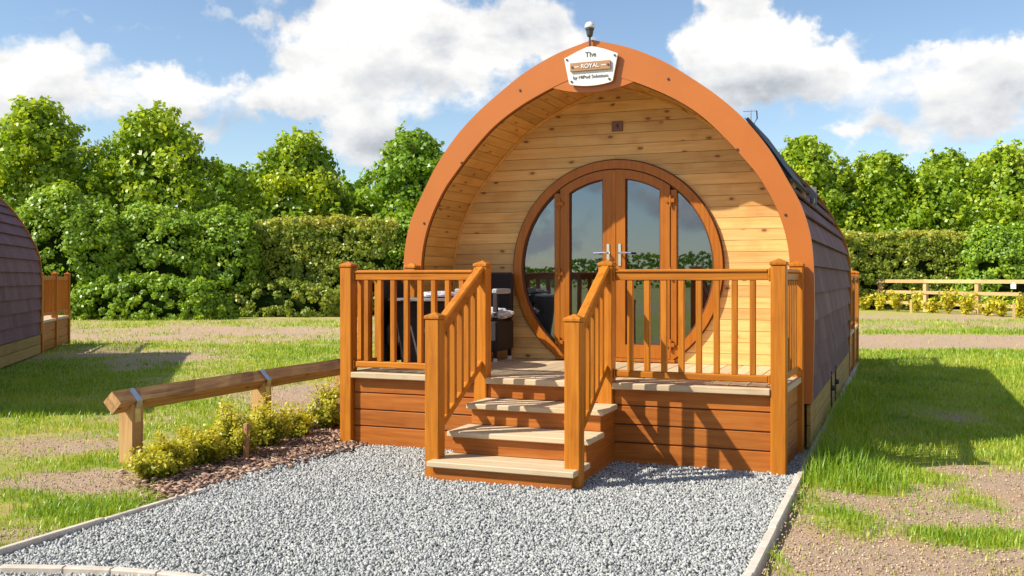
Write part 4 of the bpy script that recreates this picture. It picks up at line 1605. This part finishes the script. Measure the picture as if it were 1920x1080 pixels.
def tree(label, u, D, top_v, half_px, mat, seed, nclump=140, per=135):
    base = at(u, D)
    H = hgt(top_v, D)
    R = half_px * 1.18 * D / F
    rr = np.random.default_rng(seed)
    o = thing('field_tree', label, 'tree', tuple(base), 'row of leafy trees behind the hedge')
    # trunk and limbs
    tk = MB()
    h0 = H * .20
    tk.tube([base + [0, 0, -.1], base + [.05, 0, H * .15], base + [-.06, .05, H * .4], base + [.04, 0, H * .85]], [.24, .20, .14, .03], 8)
    for k_ in range(12):
        a = k_ * 2.4
        z0 = H * (.16 + .05 * k_)
        rad = R * .75 * (1 - .05 * k_)
        tk.tube([base + [0, 0, z0], base + [math.cos(a) * rad * .5, math.sin(a) * rad * .5, z0 + H * .10], base + [math.cos(a) * rad, math.sin(a) * rad, z0 + H * .22]], [.08, .055, .015], 6)
    tk.build('trunk', 'bark', o)
    Vs, Ns = [], []
    tt = []
    for k_ in range(nclump):
        zr = rr.uniform(0, 1) ** .85
        z = H * (.16 + .80 * zr)
        # crown envelope: full low down, rounded to an uneven tip
        env = R * crown_env(zr)
        a = rr.uniform(0, 2 * math.pi)
        q = env * (rr.uniform(.25, 1.0) ** .6) * rr.uniform(.85, 1.12)
        cr_ = R * rr.uniform(.16, .30) * (1 - .35 * zr)
        cen = base + np.array([math.cos(a) * q, math.sin(a) * q, z - cr_ * .4])
        c_, d_ = clump_cloud(cen, np.array([cr_, cr_, cr_ * .85]), per)
        Vs.append(c_)
        Ns.append(d_)
        tt.append(np.clip(rr.normal(.48, .22) + rng.normal(0, .16, per), 0, 1))
    # sprigs that break the outline
    for k_ in range(46):
        zr = rr.uniform(.25, 1.0)
        env = R * crown_env(zr)
        a = rr.uniform(0, 2 * math.pi)
        st = base + np.array([math.cos(a) * env * .95, math.sin(a) * env * .95, H * (.16 + .80 * zr)])
        dr = np.array([math.cos(a) * .5, math.sin(a) * .5, .8])
        m_ = 26
        t_ = rng.uniform(0, .55, m_)[:, None]
        Vs.append(st + dr * t_ + rng.normal(size=(m_, 3)) * .09)
        Ns.append(np.tile(dr, (m_, 1)))
        tt.append(np.clip(rng.normal(.6, .2, m_), 0, 1))
    # inner leaves that close the crown
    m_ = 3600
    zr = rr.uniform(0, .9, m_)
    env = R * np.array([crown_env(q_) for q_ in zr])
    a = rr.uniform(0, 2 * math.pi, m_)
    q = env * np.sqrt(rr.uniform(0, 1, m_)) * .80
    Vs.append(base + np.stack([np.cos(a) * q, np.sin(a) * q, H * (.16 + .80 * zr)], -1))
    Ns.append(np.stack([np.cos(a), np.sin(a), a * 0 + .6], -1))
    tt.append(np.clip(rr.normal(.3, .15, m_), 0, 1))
    C = np.concatenate(Vs)
    V, Fc = leaves(C, np.concatenate(Ns), np.concatenate([np.full(len(C) - m_, .235), np.full(m_, .30)]), .5, .8)
    np_mesh('crown', V, Fc, mat, o, np.repeat(np.concatenate(tt), 4))
    return o


tree('broad bright tree above the neighbouring pod at far left', 70, 46, 180, 150, 'leaf_tree', 1)
tree('tall rounded bright tree, second from the left edge', 295, 47, 196, 140, 'leaf_tree', 2)
tree('round topped tree, third from the left edge', 560, 49, 242, 125, 'leaf_tree', 3)
tree('dense tree rising right beside the left flank of the orange arch', 775, 49, 236, 110, 'leaf_tree_dark', 4)
tree('low dark tree filling the gap between first two bright trees', 185, 52, 285, 90, 'leaf_tree_dark', 5, 85)
tree('low dark tree in the dip left of the third tree', 430, 53, 300, 95, 'leaf_tree_dark', 6, 85)
tree('low dark tree in the dip right of the third tree', 670, 53, 330, 80, 'leaf_tree_dark', 7, 85)
tree('tallest tree of the right hand row, just beyond the pod roof', 1510, 54, 247, 112, 'leaf_tree', 8)
tree('second tree to the right of the pod roof', 1650, 54, 282, 122, 'leaf_tree', 9)
tree('third tree to the right of the pod roof', 1775, 53, 276, 122, 'leaf_tree', 10)
tree('rightmost tree at the edge of the photo', 1885, 52, 264, 118, 'leaf_tree', 11)
tree('low dark tree between first two right hand trees', 1585, 58, 320, 80, 'leaf_tree_dark', 12, 85)


def far_wood():
    n = 9000
    x = rng.uniform(-115, 45, n)
    top = 1.2 + 4.2 * fbm(x, x * 0, .06, 91) + 1.2 * fbm(x, x * 0, .3, 92)
    z = top * rng.uniform(0, 1, n) ** .7
    P = np.stack([x, -112 + rng.uniform(-2, 2, n) + .08 * x, z], -1)
    V, Fc = leaves(P, np.tile([0, 1.0, .5], (n, 1)), .62, .6, .8)
    V[:, 2] = np.maximum(V[:, 2], .01)
    o = np_mesh('far_wood', V, Fc, 'leaf_tree_dark', tint=np.repeat(rng.uniform(.1, .7, n), 4))
    tag(o, 'belt of trees across the field mirrored in the door glass', 'wood', kind='stuff')


far_wood()


def bush(name, label, cat, cen, rad, n, mat, size, seed, group=None, lump=.22, flat_top=None, gold_top=0.0, spread=.6):
    """dense shrub: leaf shell over a lumpy rounded box with a dark core"""
    rr = np.random.default_rng(seed)
    o = thing(name, label, cat, (cen[0], cen[1], 0), group)
    pw = 5.0 if flat_top else 2.6
    per = 55
    nc = max(6, n // per)
    cs = (.22 if flat_top else .30) * (cen[2] / 3.6) ** .5
    d = rr.normal(size=(nc, 3)) * [1.0, 1.0, .9]
    d[:, 1] = -np.abs(d[:, 1]) * 1.0 + .25 * rr.normal(size=nc)      # most clumps on the open side
    d[:, 2] = np.abs(d[:, 2]) * 1.15 - .30
    w_ = np.array(rad) / max(rad)
    d = d * (.35 + .65 * w_)
    d /= np.linalg.norm(d, axis=1)[:, None]
    S = d * ((np.abs(d) ** pw).sum(1) ** (-1 / pw))[:, None]
    if flat_top:
        f_ = rr.uniform(0, 1, nc)
        ux = rr.uniform(-1, 1, nc)
        S = np.where((f_ < .72)[:, None], np.stack([ux, -np.ones(nc), rr.uniform(-.22, 1.0, nc)], -1), np.stack([ux, rr.uniform(-1, 1, nc), np.ones(nc)], -1))
        d = np.where((f_ < .72)[:, None], np.array([0, -1, .25]), np.array([0, -.1, 1.0]))
        d = d + 0 * S
    lob = fbm(S[:, 0] * 3 + 9, S[:, 2] * 3 + seed, 1.0, seed) - .5
    S = S * (1 + lump * lob * 1.5 + rr.normal(0, .015 + lump * .05, nc))[:, None] * .95
    CC, DD, TT = [], [], []
    for k_ in range(nc):
        r0 = cs * rr.uniform(.6, 1.35)
        l_ = S[k_] * np.array(rad)
        zc = max(l_[2] + rad[2] * .22, .05) * cen[2] / (rad[2] * 1.22)
        pc = np.array([cen[0] + l_[0] * RT[0] + l_[1] * FW[0], cen[1] + l_[0] * RT[1] + l_[1] * FW[1], zc])
        c_, q_ = clump_cloud(pc, np.array([r0, r0, r0 * .8]), per, .35)
        dn = np.array([d[k_, 0] * RT[0] + d[k_, 1] * FW[0], d[k_, 0] * RT[1] + d[k_, 1] * FW[1], d[k_, 2]])
        CC.append(c_)
        DD.append(q_ * .8 + dn * .7)
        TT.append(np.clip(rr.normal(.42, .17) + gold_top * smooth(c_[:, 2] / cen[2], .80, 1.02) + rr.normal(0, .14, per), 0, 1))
    P = np.concatenate(CC)
    P[:, 2] = np.maximum(P[:, 2], .04)
    V, Fc = leaves(P, np.concatenate(DD), size, spread, .7)
    V[:, 2] = np.maximum(V[:, 2], .005)
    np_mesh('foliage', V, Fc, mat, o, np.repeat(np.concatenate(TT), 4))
    # solid filler core against see-through, its dark colour standing for inner shade
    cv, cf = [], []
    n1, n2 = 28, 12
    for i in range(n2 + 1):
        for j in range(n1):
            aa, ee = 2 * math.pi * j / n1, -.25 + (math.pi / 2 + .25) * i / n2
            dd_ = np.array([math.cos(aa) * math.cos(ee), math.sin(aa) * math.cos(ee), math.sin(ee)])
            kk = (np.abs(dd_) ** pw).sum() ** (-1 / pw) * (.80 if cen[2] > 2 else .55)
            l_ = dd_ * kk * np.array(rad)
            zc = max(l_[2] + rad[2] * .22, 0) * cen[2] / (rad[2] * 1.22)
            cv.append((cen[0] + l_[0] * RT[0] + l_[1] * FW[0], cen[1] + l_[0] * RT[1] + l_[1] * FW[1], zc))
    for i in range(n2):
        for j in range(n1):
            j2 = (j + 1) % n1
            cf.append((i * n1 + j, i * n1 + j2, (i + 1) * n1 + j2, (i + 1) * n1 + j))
    MB().add(cv, cf).build('dark_core', 'foliage_core', o, smooth=True)
    return o


def hb(label, u, D, top_v, half_px, depth, n, mat, seed, name='hedge_bush', size=.155, **kw):
    c_ = at(u, D)
    H = hgt(top_v, D)
    return bush(name, label, 'hedge' if 'hedge' in name and kw.get('flat_top') else 'bush', (c_[0], c_[1], H), (half_px * D / F, depth, H), int(n * (2.6 if kw.get('flat_top') else 2.5)), mat, size, seed, **kw)


hb('tall rounded bright laurel bush beside the neighbouring deck', 130, 36.5, 370, 125, 1.7, 11000, 'leaf_laurel', 21, lump=.25, gold_top=.2)
hb('laurel bush in the middle of the left hedge row', 300, 37.5, 393, 110, 1.7, 9000, 'leaf_laurel', 22, lump=.25, gold_top=.15)
hb('smaller laurel bush next to the trimmed hedge', 415, 38.2, 400, 80, 1.6, 7000, 'leaf_laurel', 23, lump=.25, gold_top=.1)
hb('trimmed hedge with yellowish top left of the arch', 590, 39.6, 413, 165, 1.4, 15000, 'leaf_hedge', 24, name='trimmed_hedge', size=.125, flat_top=True, lump=.10, gold_top=.45)
hb('leafy bush partly hidden behind the left flank of the arch', 790, 40.5, 405, 80, 1.5, 6000, 'leaf_laurel', 25, lump=.22)
hb('low leafy scrub at the foot of the left hedge row', 270, 35.0, 520, 150, 1.0, 6000, 'leaf_laurel', 26, name='low_scrub', lump=.4, size=.13)
hb('low scrub at the foot of the trimmed hedge', 520, 37.4, 530, 140, .9, 5500, 'leaf_hedge', 27, name='low_scrub', lump=.35, size=.12)
hb('long trimmed hedge with yellowish top behind the post and rail fence', 1690, 47, 436, 190, 1.5, 17000, 'leaf_hedge', 28, name='trimmed_hedge', size=.135, flat_top=True, lump=.08, gold_top=.45)
hb('rounded green bush at the right end of the far hedge', 1880, 45.5, 422, 85, 1.7, 8000, 'leaf_laurel', 29, lump=.25)
hb('far hedge stretch glimpsed past the right side of the pod roof', 1400, 46, 440, 190, 1.5, 6000, 'leaf_hedge', 30, name='trimmed_hedge', size=.14, flat_top=True, lump=.1, gold_top=.3)
hb('hedge stretch running on behind the neighbouring pod', -80, 36, 400, 150, 1.6, 7000, 'leaf_laurel', 31, lump=.2)

# ------------------------------------------------------------------ golden shrubs by the trip rail
gs = [(-4.98, 5.62, .24, .23, 'leftmost and brightest golden shrub at the foot of the trip rail post'),
      (-5.02, 6.08, .28, .27, 'sprawling golden shrub just right of the trip rail end post'),
      (-5.02, 6.52, .24, .30, 'golden shrub immediately left of the short brown stake'),
      (-5.05, 6.98, .27, .31, 'golden shrub immediately right of the short brown stake'),
      (-5.12, 7.46, .24, .22, 'lowest golden shrub, below the middle strap of the trip rail'),
      (-5.12, 8.10, .27, .36, 'golden shrub beside the leaning stake near the deck'),
      (-5.08, 8.60, .24, .30, 'golden shrub tucked behind the left deck post')]
for i, (x, y, r, h, lab) in enumerate(gs):
    o = thing('golden_shrub', lab, 'shrub', (x, y, 0), 'golden shrubs in the bark bed')
    st = MB()
    C, Nn, T = [], [], []
    for k_ in range(36):
        a = rng.uniform(0, 2 * math.pi)
        lean = rng.uniform(.1, 1.0) * r
        hh = h * rng.uniform(.45, 1.15) * (1.15 - .45 * lean / r) * (1.35 if k_ % 9 == 0 else 1)
        p0 = np.array([x + .15 * lean * math.cos(a), y + .15 * lean * math.sin(a), 0])
        p1 = np.array([x + lean * math.cos(a), y + lean * math.sin(a), hh])
        pm = (p0 + p1) / 2 + [0, 0, hh * .12]
        st.tube([p0, pm, p1], [.005, .004, .002], 4, cap=False)
        m_ = 120
        t_ = rng.uniform(.15, 1.05, m_)[:, None]
        c_ = (1 - t_) ** 2 * p0 + 2 * t_ * (1 - t_) * pm + t_ ** 2 * p1 + rng.normal(size=(m_, 3)) * .026
        c_[:, 2] = np.maximum(c_[:, 2], .02)
        C.append(c_)
        Nn.append(np.tile((p1 - p0) / np.linalg.norm(p1 - p0) + [0, 0, .4], (m_, 1)))
        T.append(np.clip(.12 + .7 * t_[:, 0] * (.5 + .6 * c_[:, 2] / h) + rng.normal(0, .14, m_), 0, 1))
    st.build('stems', 'twig', o)
    V, Fc = leaves(np.concatenate(C), np.concatenate(Nn), .034, .8, .6)
    np_mesh('foliage', V, Fc, 'leaf_gold', o, np.repeat(np.concatenate(T), 4))


def stake(x, y, h, lean, label, w=.022, group='short wooden stakes in the bed'):
    b_ = MB().box(-w, w, -w, w, -.05, h, .003, Matrix.Translation((x, y, 0)) @ Matrix.Rotation(lean, 4, 'Y'))
    tag(b_.build('wooden_stake', 'stake_z'), label, 'stake', group)


stake(-4.83, 6.42, .30, .02, 'short upright brown stake among the golden shrubs', .018)
stake(-4.86, 7.95, .33, -.18, 'short brown stake leaning left beside the deck post', .018)

# ------------------------------------------------------------------ fence
fn = thing('rail_fence', 'three rail timber fence in front of the right hand hedge', 'fence')
A = at(1613, 46.6)
B_ = at(1920, 37.3)
dirf = (B_ - A) / np.linalg.norm(B_ - A)
p0 = at(1833, 39.8)
prev = None
fn.location = tuple(p0)
OFF[fn.name] = tuple(p0)
angf = math.atan2(dirf[1], dirf[0])
fo = fn.name
for k_ in range(-9, 4):
    c_ = p0 + dirf * 3.0 * k_
    mt = Matrix.Translation(tuple(c_)) @ Matrix.Rotation(angf, 4, 'Z')
    MB().box(-.10, .10, -.07, .07, -.1, 1.41, .008, mt).build('post', 'fence_z', fn)
    for z0, z1 in ((1.245, 1.40), (.765, .905), (.29, .42)):
        MB().box(.003, 2.997, -.115, -.071, z0, z1, .005, mt).build('rail', 'fence_x', fn)
sgn = thing('notice', 'small white notice hanging under the top fence rail at right', 'sign', tuple(at(1906, 37.4, .9)))
c_ = at(1906, 37.45)
mt = Matrix.Translation(tuple(c_)) @ Matrix.Rotation(angf, 4, 'Z')
MB().box(-.13, .13, -.16, -.14, 1.05, 1.24, .003, mt).build('plate', 'white_paint', sgn)
MB().box(-.05, .05, -.139, -.117, 1.20, 1.30, .003, mt).build('hook', 'white_paint', sgn)

names = ['beside the rear deck of the pod', 'second along from the pod rear deck', 'left of the short pale stake', 'right of the short pale stake',
         'at the foot of the middle fence post', 'left of the right fence post', 'against the right fence post', 'right of the right fence post',
         'left of the right hand pale stake', 'at the right edge of the photo']
for i, u in enumerate((1622, 1648, 1682, 1716, 1750, 1778, 1812, 1852, 1880, 1912)):
    D = 46.0 - (u - 1613) / 307 * 9.0 - 1.3
    c_ = at(u, D)
    h = rng.uniform(.55, .85) * (1.25 if i in (5, 6) else 1)
    o = thing('yellow_privet', 'small bright yellow shrub ' + names[i], 'shrub', tuple(c_), 'yellow shrubs along the fence')
    C, Nn, T = [], [], []
    st = MB()
    for k_ in range(12):
        a = rng.uniform(0, 2 * math.pi)
        q = rng.uniform(.05, .45)
        p1 = c_ + [q * math.cos(a), q * math.sin(a), h * rng.uniform(.6, 1.15)]
        st.tube([c_, (c_ + p1) / 2 + [0, 0, .05], p1], [.012, .009, .005], 4, cap=False)
        m_ = 44
        t_ = rng.uniform(.2, 1.05, m_)[:, None]
        C.append(c_ + (p1 - c_) * t_ + rng.normal(size=(m_, 3)) * .06)
        Nn.append(np.tile([0, -.3, 1.0], (m_, 1)))
        T.append(np.clip(rng.normal(.5, .25, m_), 0, 1))
    st.build('stems', 'twig', o)
    V, Fc = leaves(np.concatenate(C), np.concatenate(Nn), .135, .9, .6)
    V[:, 2] = np.maximum(V[:, 2], .01)
    np_mesh('foliage', V, Fc, 'leaf_privet', o, np.repeat(np.concatenate(T), 4))
for u, lab in ((1708, 'short pale stake in front of the fence left of the middle post'), (1901, 'short pale stake in front of the fence near the right edge')):
    D = 46.0 - (u - 1613) / 307 * 9.0 - 2.0
    c_ = at(u, D)
    b_ = MB().box(c_[0] - .045, c_[0] + .045, c_[1] - .045, c_[1] + .045, -.05, .55, .004)
    tag(b_.build('wooden_stake', 'fence_z'), lab, 'stake', 'pale stakes by the fence')


# ------------------------------------------------------------------ grass
def grass():
    N0 = 680000
    # even in the picture-independent sense: denser close to the path, thinner far off
    D = 4.2 * (34 / 4.2) ** rng.uniform(0, 1, N0)
    lat = rng.uniform(-.62, .80, N0) * D
    P = FW[None] * D[:, None] + RT[None] * lat[:, None]
    x, y = P.T
    m = grass_mask(x, y)
    keep = rng.uniform(0, 1, N0) < smooth(m + (fbm(x, y, 5, 77) - .5) * .95, .24, .95) * .97 + .03
    inside = (x > KL - .02) & (x < KR + .03) & (y < 16.3)
    bed = (x > -5.45) & (x <= KL) & (y > 5.15 - .75 * (x + 4.45)) & (y < 9.5)
    keep &= ~inside & ~bed
    # under the neighbour
    ca, sa = math.cos(math.radians(37.3)), math.sin(math.radians(37.3))
    lx = (x + 12.75) * ca + (y - 7.6) * sa
    ly = -(x + 12.75) * sa + (y - 7.6) * ca
    keep &= ~((abs(lx) < 1.9) & (ly > -3) & (ly < 9.8))
    x, y, D, m = x[keep], y[keep], D[keep], m[keep]
    if len(x) > 190000:
        s = rng.choice(len(x), 190000, replace=False)
        x, y, D, m = x[s], y[s], D[s], m[s]
    n = len(x)
    L_ = rng.uniform(.018, .062, n) * (.6 + .8 * fbm(x, y, 3, 83)) * (.7 + .6 * m) * np.clip(.8 + D * .035, 1, 2.0)
    # long tufts against the kerb and beside the pod
    L_ *= 1 + 2.0 * np.exp(-((x - KR - .15) / .28) ** 2) * smooth(y, 6.6, 7.4) * (1 - smooth(y, 11, 16)) + 1.5 * blobm(x, y, 1610, 890, 60, 28)
    L_ *= 1 + .9 * blobm(x, y, 175, 965, 60, 14) + .5 * blobm(x, y, 60, 775, 80, 14)
    w = .0019 * np.clip(.6 + D * .13, 1, 4)
    w = w * rng.uniform(.7, 1.4, n)
    a = rng.uniform(0, 2 * math.pi, n)
    lean = rng.uniform(.1, .8, n)
    dx, dy = np.cos(a), np.sin(a)
    px, py = -dy, dx
    z0 = -.01 + np.zeros(n)
    b0 = np.stack([x - px * w, y - py * w, z0], -1)
    b1 = np.stack([x + px * w, y + py * w, z0], -1)
    mx_, my_ = x + dx * L_ * lean * .35, y + dy * L_ * lean * .35
    mz = z0 + L_ * .62 * (1 - .2 * lean)
    m0 = np.stack([mx_ - px * w * .8, my_ - py * w * .8, mz], -1)
    m1 = np.stack([mx_ + px * w * .8, my_ + py * w * .8, mz], -1)
    tp = np.stack([x + dx * L_ * lean, y + dy * L_ * lean, z0 + L_ * (1 - .35 * lean)], -1)
    V = np.stack([b0, b1, m1, m0, tp], 1).reshape(-1, 3)
    I = np.arange(n)[:, None] * 5
    T3 = np.concatenate([np.concatenate([I, I + 1, I + 2], 1), np.concatenate([I, I + 2, I + 3], 1), np.concatenate([I + 3, I + 2, I + 4], 1)])
    base_t = np.clip(.36 + .9 * (fbm(x, y, .8, 55) - .5) + .5 * (fbm(x, y, 4, 57) - .5) + rng.normal(0, .18, n) + .35 * (1 - m), 0, 1)
    o = np_mesh('grass', V, T3, 'grass_blade', tint=np.repeat(base_t, 5))
    tag(o, 'short patchy meadow grass over the lawn', 'grass', kind='stuff')


grass()
